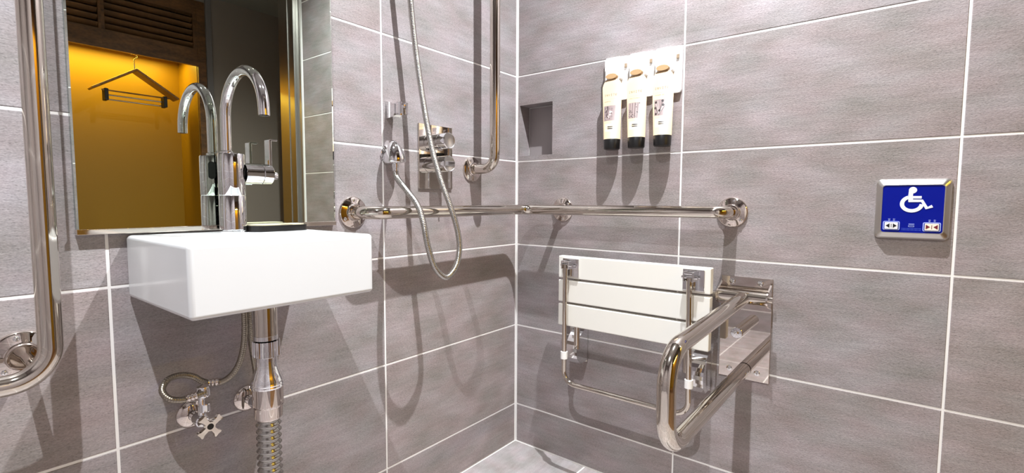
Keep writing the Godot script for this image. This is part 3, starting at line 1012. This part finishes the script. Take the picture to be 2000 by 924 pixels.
func build_grab_bars() -> void:
	var st: SurfaceTool
	# horizontal bar running round the corner
	var y := 0.8715
	var zA := 0.095
	var xB := 0.075
	var g := thing("grab_bar", "horizontal steel grab bar running round the shower corner on three round flanges", "grab bar", Vector3(-0.3, y, 0.05))
	st = mb()
	tube(st, bent([Vector3(-0.687, y - 0.001, 0.008), Vector3(-0.687, y - 0.001, zA), Vector3(-xB, y + 0.001, zA), Vector3(-xB, y + 0.003, 0.744), Vector3(-0.008, y + 0.002, 0.744)], 0.042, 12), 0.0162, 28)
	part("bent_tube", st, M.steel, g)
	st = mb()
	tube(st, [Vector3(-0.008, y + 0.001, 0.2), Vector3(-xB, y + 0.001, 0.2)], 0.011, 20)
	part("support_stub", st, M.steel, g)
	flange(g, Vector3(-0.687, y - 0.001, 0.0), Vector3(0, 0, 1), 0.5)
	flange(g, Vector3(0, y + 0.001, 0.2), Vector3(-1, 0, 0), 0.9)
	flange(g, Vector3(0, y + 0.002, 0.744), Vector3(-1, 0, 0), 0.2)
	# upright bar in the corner
	var vx := -0.240
	var v := thing("grab_bar", "upright steel grab bar on the mirror wall next to the corner", "grab bar", Vector3(vx, 1.0, 0.05))
	st = mb()
	tube(st, bent([Vector3(vx, 1.003, 0.008), Vector3(vx, 1.003, 0.099), Vector3(vx, 1.80, 0.099), Vector3(vx, 1.80, 0.008)], 0.044, 12), 0.0158, 28)
	part("bent_tube", st, M.steel, v)
	flange(v, Vector3(vx, 1.003, 0), Vector3(0, 0, 1), 0.1)
	flange(v, Vector3(vx, 1.80, 0), Vector3(0, 0, 1), 0.1)
	# L-shaped bar at the left
	var lx := -1.284
	var lz := 0.085
	var l := thing("grab_bar", "thick L-shaped steel grab bar in the left foreground before the mirror", "grab bar", Vector3(lx, 0.65, 0.05))
	st = mb()
	tube(st, bent([Vector3(lx, 1.50, 0.008), Vector3(lx, 1.50, lz), Vector3(lx, 0.626, lz), Vector3(-1.95, 0.626, lz), Vector3(-1.95, 0.626, 0.008)], 0.05, 14), 0.0155, 32)
	part("bent_tube", st, M.steel, l)
	st = mb()
	tube(st, [Vector3(-1.304, 0.648, 0.008), Vector3(-1.301, 0.643, lz - 0.004)], 0.008, 18)
	part("support_stub", st, M.steel, l)
	flange(l, Vector3(-1.306, 0.648, 0), Vector3(0, 0, 1), 2.4)
	flange(l, Vector3(lx, 1.50, 0), Vector3(0, 0, 1), 0.3)
	flange(l, Vector3(-1.95, 0.626, 0), Vector3(0, 0, 1), 0.3)

func build_shower() -> void:
	var st: SurfaceTool
	# concealed mixer
	var px0 := -0.468
	var px1 := -0.333
	var mx := thing("shower_mixer", "chrome rectangular shower mixer plate with two round knobs", "mixer", Vector3(-0.4, 0.935, 0))
	st = mb()
	box(st, Vector3(px0, 0.9355, 0.0002), Vector3(px1, 1.1245, 0.006), 0.0015, 2)
	part("cover_plate", st, mat(Color(0.84, 0.82, 0.79), 0.03, 1.0), mx)
	for k in 2:
		var ky: float = 1.0755 if k == 0 else 1.009
		var xf := frame_to(Vector3(0, 0, 1), Vector3(-0.402, ky, 0.006))
		st = mb()
		lathe(st, [Vector2(0.0235, 0.0), Vector2(0.0235, 0.024), Vector2(0.0225, 0.025), Vector2(0.0225, 0.027), Vector2(0.0235, 0.028), Vector2(0.0235, 0.056), Vector2(0.0215, 0.058)], xf, 40)
		var kn := part("knob", st, M.chrome, mx)
		st = mb()
		lathe(st, [Vector2(0.0215, 0.058), Vector2(0.0195, 0.0565), Vector2(0.0, 0.0565)], xf, 40)
		part("knob_face", st, M.brushed, kn)
		if k == 0:
			st = mb()
			rbox(st, Transform3D(Basis.IDENTITY, Vector3(-0.410, ky - 0.0245, 0.032)), Vector3(0.012, 0.007, 0.012), 0.002, 2)
			part("safety_button", st, M.chrome, kn)
		else:
			st = mb()
			rbox(st, Transform3D(Basis.IDENTITY, Vector3(-0.402, ky, 0.0645)), Vector3(0.040, 0.014, 0.003), 0.001, 1)
			part("grip_bar", st, M.chrome, kn)
			st = mb()
			rbox(st, Transform3D(Basis.IDENTITY, Vector3(-0.390, ky - 0.045, 0.050)), Vector3(0.005, 0.050, 0.010), 0.0018, 2)
			part("lever", st, M.chrome, kn)
	# empty hand shower holder
	var ho := thing("shower_holder", "small empty chrome hand shower holder clipped on the wall", "holder", Vector3(-0.566, 1.12, 0))
	st = mb()
	var pr := PackedVector2Array([Vector2(0.0, -0.0235), Vector2(0.030, -0.0205), Vector2(0.036, -0.012), Vector2(0.036, 0.013), Vector2(0.0, 0.0235)])
	prism(st, pr, 0.024, Transform3D(Basis(Vector3(0, 0, 1), Vector3(0, 1, 0), Vector3(-1, 0, 0)), Vector3(-0.554, 1.1455, 0.0)))
	part("wall_block", st, M.chrome, ho)
	st = mb()
	var arc := []
	for i in 17:
		var t := deg_to_rad(-140 + 280.0 * i / 16.0) + PI * 0.5 + PI
		arc.append(Vector2(cos(t), sin(t)) * 0.0135)
	prism(st, strip2(arc, 0.005), 0.030, Transform3D(Basis(Vector3.RIGHT, Vector3(0, 0, 1), Vector3(0, 1, 0)), Vector3(-0.566, 1.130, 0.052)))
	part("clip_ring", st, M.chrome, ho)
	# wall outlet for the hose
	var oc := Vector3(-0.575, 1.0, 0.034)
	var ou := thing("hose_outlet", "bell-shaped chrome wall outlet where the shower hose begins", "outlet", Vector3(oc.x, 1.03, 0))
	st = mb()
	lathe(st, [Vector2(0.0, 0.062), Vector2(0.006, 0.0605), Vector2(0.012, 0.055), Vector2(0.019, 0.043), Vector2(0.0255, 0.026), Vector2(0.0285, 0.012), Vector2(0.0285, 0.005), Vector2(0.026, 0.002), Vector2(0.012, 0.0)], Transform3D(Basis(Vector3.FORWARD, -0.10), oc), 40, 0.7)
	part("bell", st, M.chrome, ou)
	st = mb()
	lathe(st, [Vector2(0.024, 0.0), Vector2(0.024, 0.005), Vector2(0.016, 0.008), Vector2(0.016, 0.030)], frame_to(Vector3(0, 0, 1), Vector3(oc.x, 1.026, 0)), 32)
	part("wall_rose", st, M.chrome, ou)
	st = mb()
	lathe(st, [Vector2(0.0095, 0.004), Vector2(0.0095, -0.012), Vector2(0.0085, -0.013), Vector2(0.0085, -0.020)], Transform3D(Basis.IDENTITY, oc), 20)
	part("nipple", st, M.chrome, ou)
	# hose: from the outlet down in a loop in front of the bar, then up
	var hs := thing("shower_hose", "ribbed steel shower hose hanging in a loop in front of the grab bar", "hose", Vector3(-0.5, 0.7, 0.1))
	var pts := [Vector3(-0.575, 0.9770, 0.034), Vector3(-0.575, 0.960, 0.041)]
	for q in [[-0.583, 0.930, 0.085], [-0.578, 0.890, 0.124], [-0.578, 0.845, 0.146], [-0.572, 0.785, 0.156], [-0.552, 0.728, 0.160], [-0.516, 0.698, 0.162], [-0.480, 0.716, 0.160], [-0.460, 0.758, 0.158], [-0.460, 0.812, 0.154], [-0.472, 0.880, 0.140], [-0.488, 0.955, 0.118], [-0.496, 1.030, 0.096], [-0.500, 1.105, 0.078], [-0.506, 1.200, 0.062], [-0.521, 1.320, 0.055], [-0.535, 1.427, 0.055], [-0.556, 1.62, 0.06], [-0.566, 1.78, 0.075]]:
		pts.append(Vector3(q[0], q[1], q[2]))
	st = mb()
	ribbed_hose(st, pts, 0.0078, 0.00045, 0.0042, 14)
	part("ribbed_tube", st, M.hose, hs)
	# hand shower in its bracket, above the picture
	var sh := thing("hand_shower", "chrome hand shower hung at the upper end of the hose", "shower head", Vector3(-0.566, 1.78, 0.05))
	st = mb()
	tube(st, [Vector3(-0.566, 1.775, 0.0745), Vector3(-0.567, 1.90, 0.095), Vector3(-0.567, 1.97, 0.115)], [0.010, 0.012, 0.014], 20)
	part("handle", st, M.chrome, sh)
	st = mb()
	lathe(st, [Vector2(0.0, 0.016), Vector2(0.03, 0.014), Vector2(0.048, 0.004), Vector2(0.05, -0.004), Vector2(0.046, -0.006), Vector2(0.0, -0.006)], frame_to(Vector3(0, 0.8, -0.6), Vector3(-0.567, 1.985, 0.135)), 32)
	part("spray_head", st, M.chrome, sh)
	st = mb()
	box(st, Vector3(-0.582, 1.855, 0.0002), Vector3(-0.552, 1.895, 0.080), 0.005, 2)
	part("bracket", st, M.chrome, sh)

# ---------------------------------------------------------------- tubes in wall holders
const FONT := {
	"A": "0e11111f111111", "C": "0e11101010110e", "D": "1e11111111111e", "E": "1f10101e10101f", "G": "0e11101713110f", "H": "1111111f111111", "I": "0e04040404040e", "L": "1010101010101f", "M": "111b1515111111",
	"N": "11191915131311", "O": "0e11111111110e", "P": "1e11111e101010", "R": "1e11111e141211", "S": "0f10100e01011e", "T": "1f040404040404", "V": "1111110a0a0404", "W": "1111111515150a"}

func write(im: Image, text: String, x: int, y: int, s: int, gap: int, c: Color) -> void:
	for ch in text:
		if FONT.has(ch):
			var rows: String = FONT[ch]
			for r in 7:
				var bits := rows.substr(r * 2, 2).hex_to_int()
				for k in 5:
					if bits & (16 >> k):
						im.fill_rect(Rect2i(x + k * s, y + r * s, s, s), c)
		x += 5 * s + gap

func blob(im: Image, cx: float, cy: float, r: float, c: Color) -> void:
	for yy in range(int(cy - r), int(cy + r) + 1):
		for xx in range(int(cx - r), int(cx + r) + 1):
			if xx >= 0 and yy >= 0 and xx < im.get_width() and yy < im.get_height() and Vector2(xx - cx, yy - cy).length() <= r:
				im.set_pixel(xx, yy, c)

func stroke(im: Image, a: Vector2, b: Vector2, r: float, c: Color) -> void:
	var n := int(a.distance_to(b)) + 1
	for i in n + 1:
		var p := a.lerp(b, float(i) / n)
		blob(im, p.x, p.y, r, c)

# front print of a tube, 256 x 768, upright when the cap is at the bottom
func tube_print(kind: int) -> StandardMaterial3D:
	var cream := Color(0.80, 0.70, 0.575)
	var im := Image.create(256, 768, false, Image.FORMAT_RGB8)
	im.fill(cream)
	var ink := Color(0.30, 0.25, 0.22)
	write(im, "INVITE", 42, 190, 4, 10, ink)
	im.fill_rect(Rect2i(42, 256, 160, 3), Color(0.66, 0.57, 0.48))
	write(im, ["SHAMPOO", "CONDITIONER", "SHOWER GEL"][kind], 42, 280, 2, 4, ink)
	# picture
	var pic := Rect2i(36, 340, 168, 196)
	im.fill_rect(pic, Color(0.53, 0.47, 0.46))
	var dark := Color(0.11, 0.08, 0.08)
	var mid := Color(0.31, 0.26, 0.26)
	var pale := Color(0.70, 0.64, 0.62)
	var rr := RandomNumberGenerator.new()
	rr.seed = 40 + kind
	if kind == 0:
		for k in 30:
			blob(im, rr.randf_range(54, 186), rr.randf_range(358, 518), rr.randf_range(5, 15), mid if k % 3 == 0 else pale if k % 3 == 1 else Color(0.46, 0.40, 0.40))
		stroke(im, Vector2(76, 525), Vector2(96, 352), 3.5, mid)
		for k in 9:
			blob(im, 68 + rr.randf_range(-14, 36), 366 + k * 18, rr.randf_range(5, 10), Color(0.22, 0.18, 0.19))
	elif kind == 1:
		for k in 9:
			stroke(im, Vector2(48 + k * 18, 346), Vector2(48 + k * 18 + rr.randf_range(-5, 5), 530), 2.0, mid if k % 2 else pale)
		for k in 22:
			blob(im, rr.randf_range(46, 194), rr.randf_range(350, 526), rr.randf_range(4.0, 7.5), dark)
	else:
		for k in 11:
			var e := Vector2(rr.randf_range(48, 192), rr.randf_range(352, 450))
			stroke(im, Vector2(110, 528), e, 3.0, pale if k % 2 else mid)
		for p in [Vector2(62, 372), Vector2(150, 360), Vector2(160, 410), Vector2(54, 440), Vector2(116, 474), Vector2(66, 512)]:
			blob(im, p.x, p.y, 15.0, dark)
			blob(im, p.x + 4, p.y - 4, 4.5, mid)
	# lower notice
	im.fill_rect(Rect2i(60, 575, 140, 100), Color(0.85, 0.765, 0.65))
	blob(im, 92, 625, 9.0, Color(0.70, 0.62, 0.54))
	im.fill_rect(Rect2i(108, 608, 78, 14), dark)
	im.fill_rect(Rect2i(108, 630, 78, 14), dark)
	im.fill_rect(Rect2i(40, 556, 120, 3), Color(0.72, 0.63, 0.53))
	var m := mat(Color.WHITE, 0.42)
	m.albedo_texture = ImageTexture.create_from_image(im)
	return m

func build_dispensers() -> void:
	var st: SurfaceTool
	var names := ["shampoo", "conditioner", "shower gel"]
	var which := ["leftmost of the three", "middle of the three", "rightmost of the three"]
	var pics := ["a grey leaf picture", "a picture of small dark dots", "a picture of dark flower heads"]
	for k in 3:
		var z0 := 0.3545 + 0.0812 * k
		var z1 := z0 + 0.0792
		var zc := 0.3935 + 0.080 * k
		var h := thing("tube_holder", "white plastic wall holder, %s, clamping a cream toiletry tube" % which[k], "holder", Vector3(0, 1.28, (z0 + z1) * 0.5), "toiletry tube holders")
		st = mb()
		var pl := PackedVector2Array()
		for p in round_rect(z1 - z0, 0.131, 0.008, 5):
			pl.append(p)
		prism(st, pl, 0.0095, Transform3D(Basis(Vector3(0, 0, 1), Vector3(0, 1, 0), Vector3(-1, 0, 0)), Vector3(-0.0002, 1.2785, (z0 + z1) * 0.5)))
		part("back_plate", st, M.white_plastic, h)
		# clamp front: a raised tab over the folded end of the tube, with a beige disc painting the shade of a hollow
		st = mb()
		prism(st, round_rect(0.049, 0.067, 0.004, 4), 0.020, Transform3D(Basis(Vector3(0, 0, 1), Vector3(0, 1, 0), Vector3(-1, 0, 0)), Vector3(-0.0097, 1.3060, zc - 0.001)))
		part("clamp_tab", st, M.white_plastic, h)
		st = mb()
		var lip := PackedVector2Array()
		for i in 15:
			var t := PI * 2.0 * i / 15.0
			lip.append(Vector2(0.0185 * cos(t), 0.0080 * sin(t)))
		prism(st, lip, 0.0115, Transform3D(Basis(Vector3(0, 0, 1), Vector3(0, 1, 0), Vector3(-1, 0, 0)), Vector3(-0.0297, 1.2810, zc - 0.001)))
		part("scoop_shade_disc", st, M.scoop_shade, h)
		st = mb()
		box(st, Vector3(-0.0135, 1.308, zc + 0.0285), Vector3(-0.0095, 1.320, zc + 0.0365), 0.001)
		part("lock", st, M.lock, h)
		# the tube itself: flat and wide at the fold, round at the cap
		var t := thing("toiletry_tube", "black-capped cream toiletry tube with %s, %s" % [pics[k], ["left of three", "middle of three", "right of three"][k]], "tube", Vector3(-0.03, 1.06, zc), "toiletry tubes on the wall")
		st = mb()
		var rows := 28
		var sides := 36
		var ring := []
		for r in rows + 1:
			var f := float(r) / rows
			var yy := lerpf(1.0915, 1.272, f)
			var hw := lerpf(0.0255, 0.0325, minf(1.0, f * 1.15)) - (0.012 * pow((f - 0.86) / 0.14, 2.0) if f > 0.86 else 0.0)
			var hd := lerpf(0.0250, 0.0035, pow(f, 1.25))
			var cx := lerpf(-0.0295, -0.0350, f)
			var row := []
			for s in sides:
				var a := TAU * s / sides
				var cr := Vector3(-cos(a) * hd, 0, sin(a) * hw)
				row.append([Vector3(cx, yy, zc) + cr, Vector3(-cos(a) * hw, 0.02, sin(a) * hd).normalized(), Vector2(0.5 + 0.5 * sin(a), 1.0 - f)])
			ring.append(row)
		for r in rows:
			for s in sides:
				var s2 := (s + 1) % sides
				var q := [ring[r][s], ring[r][s2], ring[r + 1][s2], ring[r + 1][s]]
				quad(st, [q[0][0], q[1][0], q[2][0], q[3][0]], [q[0][1], q[1][1], q[2][1], q[3][1]], [q[0][2], q[1][2], q[2][2], q[3][2]])
		for s in sides:
			tri(st, Vector3(-0.0350, 1.272, zc), ring[rows][s][0], ring[rows][(s + 1) % sides][0], Vector3.UP, Vector3.UP, Vector3.UP)
		part("tube_body", st, tube_print(k), t)
		st = mb()
		lathe(st, [Vector2(0.0, 0.0), Vector2(0.0225, 0.0), Vector2(0.0245, 0.002), Vector2(0.0255, 0.0285), Vector2(0.0245, 0.0305), Vector2(0.0, 0.0305)], Transform3D(Basis.IDENTITY, Vector3(-0.0295, 1.061, zc)), 36)
		part("cap", st, M.black_plastic, t)

func build_seat() -> void:
	var st: SurfaceTool
	var s := thing("shower_bench", "white slatted fold-down shower bench folded up against the tiled wall", "bench", Vector3(-0.06, 0.4, 0.48))
	var zL := 0.249
	var zR := 0.722
	var ys := [[0.6575, 0.7275], [0.5805, 0.6505], [0.5035, 0.5735]]
	for q in ys:
		st = mb()
		box(st, Vector3(-0.099, q[0], zL), Vector3(-0.074, q[1], zR), 0.003, 2)
		part("slat", st, M.seat, s)
	for z in [0.300, 0.655]:
		st = mb()
		tube(st, [Vector3(-0.064, 0.722, z), Vector3(-0.064, 0.425, z)], 0.0098, 18)
		part("frame_bar", st, M.steel, s)
	# folding leg: one bent bar in front of the slats
	st = mb()
	tube(st, bent([Vector3(-0.118, 0.704, 0.287), Vector3(-0.112, 0.322, 0.282), Vector3(-0.112, 0.322, 0.679), Vector3(-0.118, 0.700, 0.673)], 0.04, 10), 0.0078, 20)
	part("leg_frame", st, M.steel, s)
	for z in [0.290, 0.672]:
		var br: Node3D
		st = mb()
		box(st, Vector3(-0.105, 0.664, z - 0.022), Vector3(-0.099, 0.7215, z + 0.036), 0.002, 2)
		br = part("hinge_bracket", st, M.chrome, s)
		st = mb()
		box(st, Vector3(-0.128, 0.690, z - 0.014), Vector3(-0.104, 0.716, z - 0.010), 0.001)
		box(st, Vector3(-0.128, 0.690, z + 0.010), Vector3(-0.104, 0.716, z + 0.014), 0.001)
		rbox(st, Transform3D(Basis.IDENTITY, Vector3(-0.124, 0.713, z)), Vector3(0.008, 0.008, 0.028), 0.003, 2)
		part("fork", st, M.chrome, br)
		st = mb()
		tube(st, [Vector3(-0.116, 0.701, z - 0.020), Vector3(-0.116, 0.701, z + 0.022)], 0.0045, 14)
		part("hinge_pin", st, M.chrome, br)
		# white stop on the leg
		st = mb()
		var lz := 0.2828 if z < 0.5 else 0.6783
		lathe(st, [Vector2(0.008, 0.0), Vector2(0.0112, 0.001), Vector2(0.0112, 0.024), Vector2(0.008, 0.025)], Transform3D(Basis.IDENTITY, Vector3(-0.1135, 0.400, lz)), 20)
		part("leg_stop", st, M.white_plastic, s)
		# wall mount with a curved knuckle
		var mz := 0.288 if z < 0.5 else 0.686
		st = mb()
		box(st, Vector3(-0.008, 0.366, mz - 0.050), Vector3(-0.0002, 0.476, mz + 0.018), 0.003, 2)
		var mt := part("wall_mount", st, M.brushed, s)
		st = mb()
		var kn := PackedVector2Array()
		for i in 13:
			var a := -0.35 + 2.0 * i / 12.0
			kn.append(Vector2(0.010 + 0.066 * cos(a), 0.414 + 0.062 * sin(a) + 0.008 * i / 12.0))
		kn.append_array(PackedVector2Array([Vector2(0.006, 0.470), Vector2(0.006, 0.374), Vector2(0.050, 0.372)]))
		prism(st, kn, 0.040, Transform3D(Basis(Vector3(-1, 0, 0), Vector3(0, 1, 0), Vector3(0, 0, -1)), Vector3(0, 0, mz + 0.018)))
		part("knuckle", st, M.chrome, mt)
		screw(mt, Vector3(-0.0078, 0.386, mz - 0.038), Vector3(-1, 0, 0), 0.005)
		screw(mt, Vector3(-0.0078, 0.456, mz - 0.038), Vector3(-1, 0, 0), 0.005)

func build_support_rail() -> void:
	var st: SurfaceTool
	var s := thing("support_rail", "polished steel fold-up support rail folded down on its wall plate", "support rail", Vector3(-0.02, 0.42, 0.79))
	var z0 := 0.724
	var z1 := 0.852
	st = mb()
	box(st, Vector3(-0.0045, 0.420, z0), Vector3(-0.0002, 0.700, z1), 0.0012, 2)
	var pl := part("wall_plate", st, M.polished, s)
	for p in [[0.686, 0.752], [0.686, 0.822], [0.443, 0.752], [0.443, 0.822]]:
		screw(pl, Vector3(-0.0043, p[0], p[1]), Vector3(-1, 0, 0), 0.0075)
	for z in [0.727, 0.849]:
		st = mb()
		var ear := PackedVector2Array([Vector2(0.003, 0.690), Vector2(0.003, 0.620), Vector2(0.040, 0.630)])
		for i in 9:
			var a := -PI * 0.5 + PI * i / 8.0
			ear.append(Vector2(0.044 + 0.019 * cos(a), 0.652 + 0.019 * sin(a)))
		prism(st, ear, 0.004, Transform3D(Basis(Vector3(-1, 0, 0), Vector3(0, 1, 0), Vector3(0, 0, -1)), Vector3(0, 0, z + 0.002)))
		part("ear", st, M.polished, s)
	st = mb()
	tube(st, [Vector3(-0.044, 0.652, z0 + 0.005), Vector3(-0.044, 0.652, z1 - 0.005)], 0.0168, 28)
	part("hinge_tube", st, M.steel, s)
	for e in [[z0 - 0.010, z0 + 0.004], [z1 - 0.004, z1 + 0.008]]:
		st = mb()
		tube(st, [Vector3(-0.044, 0.652, e[0]), Vector3(-0.044, 0.652, e[1])], 0.009, 6)
		part("hinge_bolt", st, M.steel, s)
	st = mb()
	tube(st, bent([Vector3(-0.046, 0.649, 0.790), Vector3(-0.569, 0.628, 0.787), Vector3(-0.562, 0.438, 0.787), Vector3(-0.0075, 0.4475, 0.790)], 0.070, 14), 0.0176, 32)
	part("rail_loop", st, M.steel, s)
	st = mb()
	tube(st, [Vector3(-0.0080, 0.4475, 0.790), Vector3(-0.0046, 0.4475, 0.790)], 0.0168, 24)
	part("dark_seam", st, M.seam_dark, s)  # dark disc added to draw the seam between rail end and plate
	st = mb()
	tube(st, [Vector3(-0.004, 0.567, 0.789), Vector3(-0.094, 0.567, 0.789)], 0.0150, 28)
	var pg := part("peg", st, M.steel, s)
	st = mb()
	lathe(st, [Vector2(0.0146, 0.0), Vector2(0.0134, 0.0014), Vector2(0.006, 0.0018), Vector2(0.0052, 0.004), Vector2(0.003, 0.0058), Vector2(0.0, 0.0062)], frame_to(Vector3(-1, 0, 0), Vector3(-0.094, 0.567, 0.789)), 28)
	part("peg_end", st, M.chrome, pg)

func build_sign() -> void:
	var st: SurfaceTool
	var s := thing("door_button_panel", "blue door button panel with a white wheelchair symbol in a silver frame", "button panel", Vector3(0, 0.821, 1.124))
	var cy := 0.888
	var cz := 1.1245
	# panel axes: x = world z, y = up, out = -x
	var B := Basis(Vector3(0, 0, 1), Vector3(0, 1, 0), Vector3(-1, 0, 0))
	var at := func(x: float, y: float, z: float) -> Transform3D: return Transform3D(B, Vector3(-z, cy + y, cz + x))
	# frame: bevelled rim
	st = mb()
	var seg := 6
	var levels := [[0.132, 0.134, 0.010, 0.0002], [0.132, 0.134, 0.010, 0.004], [0.126, 0.128, 0.009, 0.0075], [0.1105, 0.1085, 0.007, 0.0150], [0.1075, 0.1055, 0.006, 0.0152], [0.1070, 0.1050, 0.006, 0.0140]]
	var rings := []
	for l in levels:
		var ring := []
		for p in round_rect(l[0], l[1], l[2], seg):
			ring.append(at.call(0, 0, 0) * Vector3(p.x, p.y, l[3]))
		rings.append(ring)
	var n := (seg + 1) * 4
	for r in rings.size() - 1:
		for k in n:
			var k2 := (k + 1) % n
			var a: Vector3 = rings[r][k]
			var b: Vector3 = rings[r][k2]
			var c: Vector3 = rings[r + 1][k2]
			var d: Vector3 = rings[r + 1][k]
			var nn := (c - a).cross(d - b)
			if nn.length() < 1e-12:
				continue
			nn = nn.normalized()
			var mid := (a + b + c + d) * 0.25 - Vector3(0.0, cy, cz)
			var outw := Vector3(-0.4, mid.y * 4.0, mid.z * 4.0)
			if r == 4:
				outw = Vector3(0, -mid.y, -mid.z)
			if nn.dot(outw) < 0:
				nn = -nn
			flat(st, a, b, c, d, nn)
	part("frame", st, M.brushed, s)
	st = mb()
	prism(st, round_rect(0.1075, 0.1055, 0.006, 6), 0.013, at.call(0, 0, 0.001))
	var face := part("blue_face", st, M.sign_blue, s)
	var z := 0.0139
	# wheelchair symbol
	st = mb()
	var circ := PackedVector2Array()
	for i in 20:
		circ.append(Vector2(cos(TAU * i / 20.0), sin(TAU * i / 20.0)) * 0.0072)
	prism(st, circ, 0.00060, at.call(-0.0002, 0.0420, z))
	prism(st, strip2([Vector2(-0.0030, 0.041), Vector2(-0.0038, 0.030), Vector2(-0.0030, 0.0165)], 0.0082), 0.00066, at.call(0, 0, z))
	prism(st, strip2([Vector2(-0.004, 0.0262), Vector2(0.0155, 0.0262)], 0.0055), 0.00072, at.call(0, 0, z))
	prism(st, strip2([Vector2(-0.0068, 0.0185), Vector2(0.0165, 0.0185), Vector2(0.0250, 0.0025), Vector2(0.0345, 0.0070)], 0.0062), 0.00078, at.call(0, 0, z))
	var arc := []
	for i in 25:
		var t := deg_to_rad(112.0 + 245.0 * i / 24.0)
		arc.append(Vector2(-0.0008 + 0.0172 * cos(t), 0.0118 + 0.0155 * sin(t)))
	prism(st, strip2(arc, 0.0076), 0.00084, at.call(0, 0, z))
	part("wheelchair_symbol", st, M.sign_white, face)
	# two buttons
	for k in 2:
		var bx := -0.0350 if k == 0 else 0.0355
		var by := -0.0378 if k == 0 else -0.0388
		st = mb()
		prism(st, round_rect(0.0305, 0.0200, 0.003, 4), 0.0010, at.call(bx, by, z))
		var rim := part("button_rim", st, M.sign_pale, face)
		st = mb()
		prism(st, round_rect(0.0265, 0.0164, 0.0014, 3), 0.0006, at.call(bx, by, z + 0.0009))
		part("button_gap", st, M.sign_blue, rim)
		st = mb()
		prism(st, round_rect(0.0238, 0.0152, 0.001, 3), 0.0022, at.call(bx, by, z + 0.0009))
		part("button", st, M.button_white if k == 0 else M.button_cream, rim, "white door-open button" if k == 0 else "cream door-close button")
		st = mb()
		for sg in [-1.0, 1.0]:
			var tip: float = 0.0100 if k == 0 else 0.0028
			var bas: float = 0.0030 if k == 0 else 0.0100
			prism(st, PackedVector2Array([Vector2(sg * tip, 0), Vector2(sg * bas, 0.0050), Vector2(sg * bas, -0.0050)]), 0.0004, at.call(bx, by, z + 0.0030))
		prism(st, round_rect(0.0010, 0.0085, 0.0003, 2), 0.0004, at.call(bx, by, z + 0.0030))
		part("arrow", st, M.arrow_black if k == 0 else M.arrow_red, rim)
		# two small syllables over each button
		st = mb()
		for c in 2:
			var ox: float = bx + (-0.0042 if c == 0 else 0.0044)
			var oy: float = by + 0.0135
			var bars := []
			if k == 0 and c == 0:
				bars = [[-0.0010, 0.0010, 0.0016, 0.0006], [-0.0010, 0.0024, 0.0016, 0.0006], [-0.0017, 0.0017, 0.0006, 0.0016], [-0.0003, 0.0017, 0.0006, 0.0016], [0.0015, 0.0016, 0.0006, 0.0026], [0.0008, 0.0012, 0.0009, 0.0005], [0.0008, 0.0022, 0.0009, 0.0005]]
			elif k == 0:
				bars = [[-0.0007, 0.0026, 0.0020, 0.0005], [-0.0007, 0.0017, 0.0020, 0.0005], [-0.0007, 0.0008, 0.0020, 0.0005], [0.0003, 0.0022, 0.0005, 0.0009], [-0.0015, 0.0012, 0.0005, 0.0009], [0.0015, 0.0017, 0.0006, 0.0024]]
			elif c == 0:
				bars = [[-0.0006, 0.0026, 0.0020, 0.0005], [-0.0014, 0.0017, 0.0005, 0.0018], [-0.0006, 0.0008, 0.0020, 0.0005], [0.0011, 0.0017, 0.0006, 0.0026], [0.0016, 0.0018, 0.0008, 0.0005]]
			else:
				bars = [[-0.0006, 0.0028, 0.0012, 0.0005], [-0.0006, 0.0021, 0.0022, 0.0005], [-0.0006, 0.0011, 0.0016, 0.0009], [0.0014, 0.0018, 0.0006, 0.0024]]
			bars.append_array([[0.0, -0.0012, 0.0030, 0.0006], [0.0, -0.0028, 0.0030, 0.0006], [-0.0013, -0.0020, 0.0006, 0.0016], [0.0013, -0.0020, 0.0006, 0.0016]] if not (k == 0 and c == 0) and not (k == 1 and c == 0) else [[0.0, -0.0008, 0.0030, 0.0005], [0.0013, -0.0014, 0.0005, 0.0010], [0.0, -0.0018, 0.0030, 0.0005], [-0.0013, -0.0023, 0.0005, 0.0010], [0.0, -0.0029, 0.0030, 0.0005]])
			for b in bars:
				prism(st, round_rect(b[2], b[3], minf(b[2], b[3]) * 0.3, 1), 0.0004, at.call(ox + b[0], oy + b[1] * 0.8, z))
		part("lettering", st, M.sign_pale, face)
	# maker's mark and small print between the buttons
	st = mb()
	for i in 6:
		prism(st, round_rect(0.0013, 0.0018, 0.0002, 1), 0.0004, at.call(-0.0035 + 0.0017 * i, -0.0335, z))
	prism(st, strip2([Vector2(-0.0042, -0.0365), Vector2(0.0052, -0.0365)], 0.0008), 0.0004, at.call(0, 0, z))
	prism(st, strip2([Vector2(-0.0042, -0.0395), Vector2(0.0052, -0.0395)], 0.0008), 0.0004, at.call(0, 0, z))
	prism(st, strip2([Vector2(-0.0042, -0.0361), Vector2(-0.0042, -0.0399)], 0.0008), 0.0004, at.call(0, 0, z))
	prism(st, strip2([Vector2(0.0052, -0.0361), Vector2(0.0052, -0.0399)], 0.0008), 0.0004, at.call(0, 0, z))
	part("maker_mark", st, M.sign_pale, face)
	st = mb()
	for r in 2:
		for i in 15:
			prism(st, round_rect(0.0014 + 0.0004 * ((i * 7 + r * 3) % 3), 0.0012, 0.0002, 1), 0.0003, at.call(-0.0155 + 0.0023 * i, -0.0437 - 0.0031 * r, z))
	part("small_print", st, M.sign_print, face)
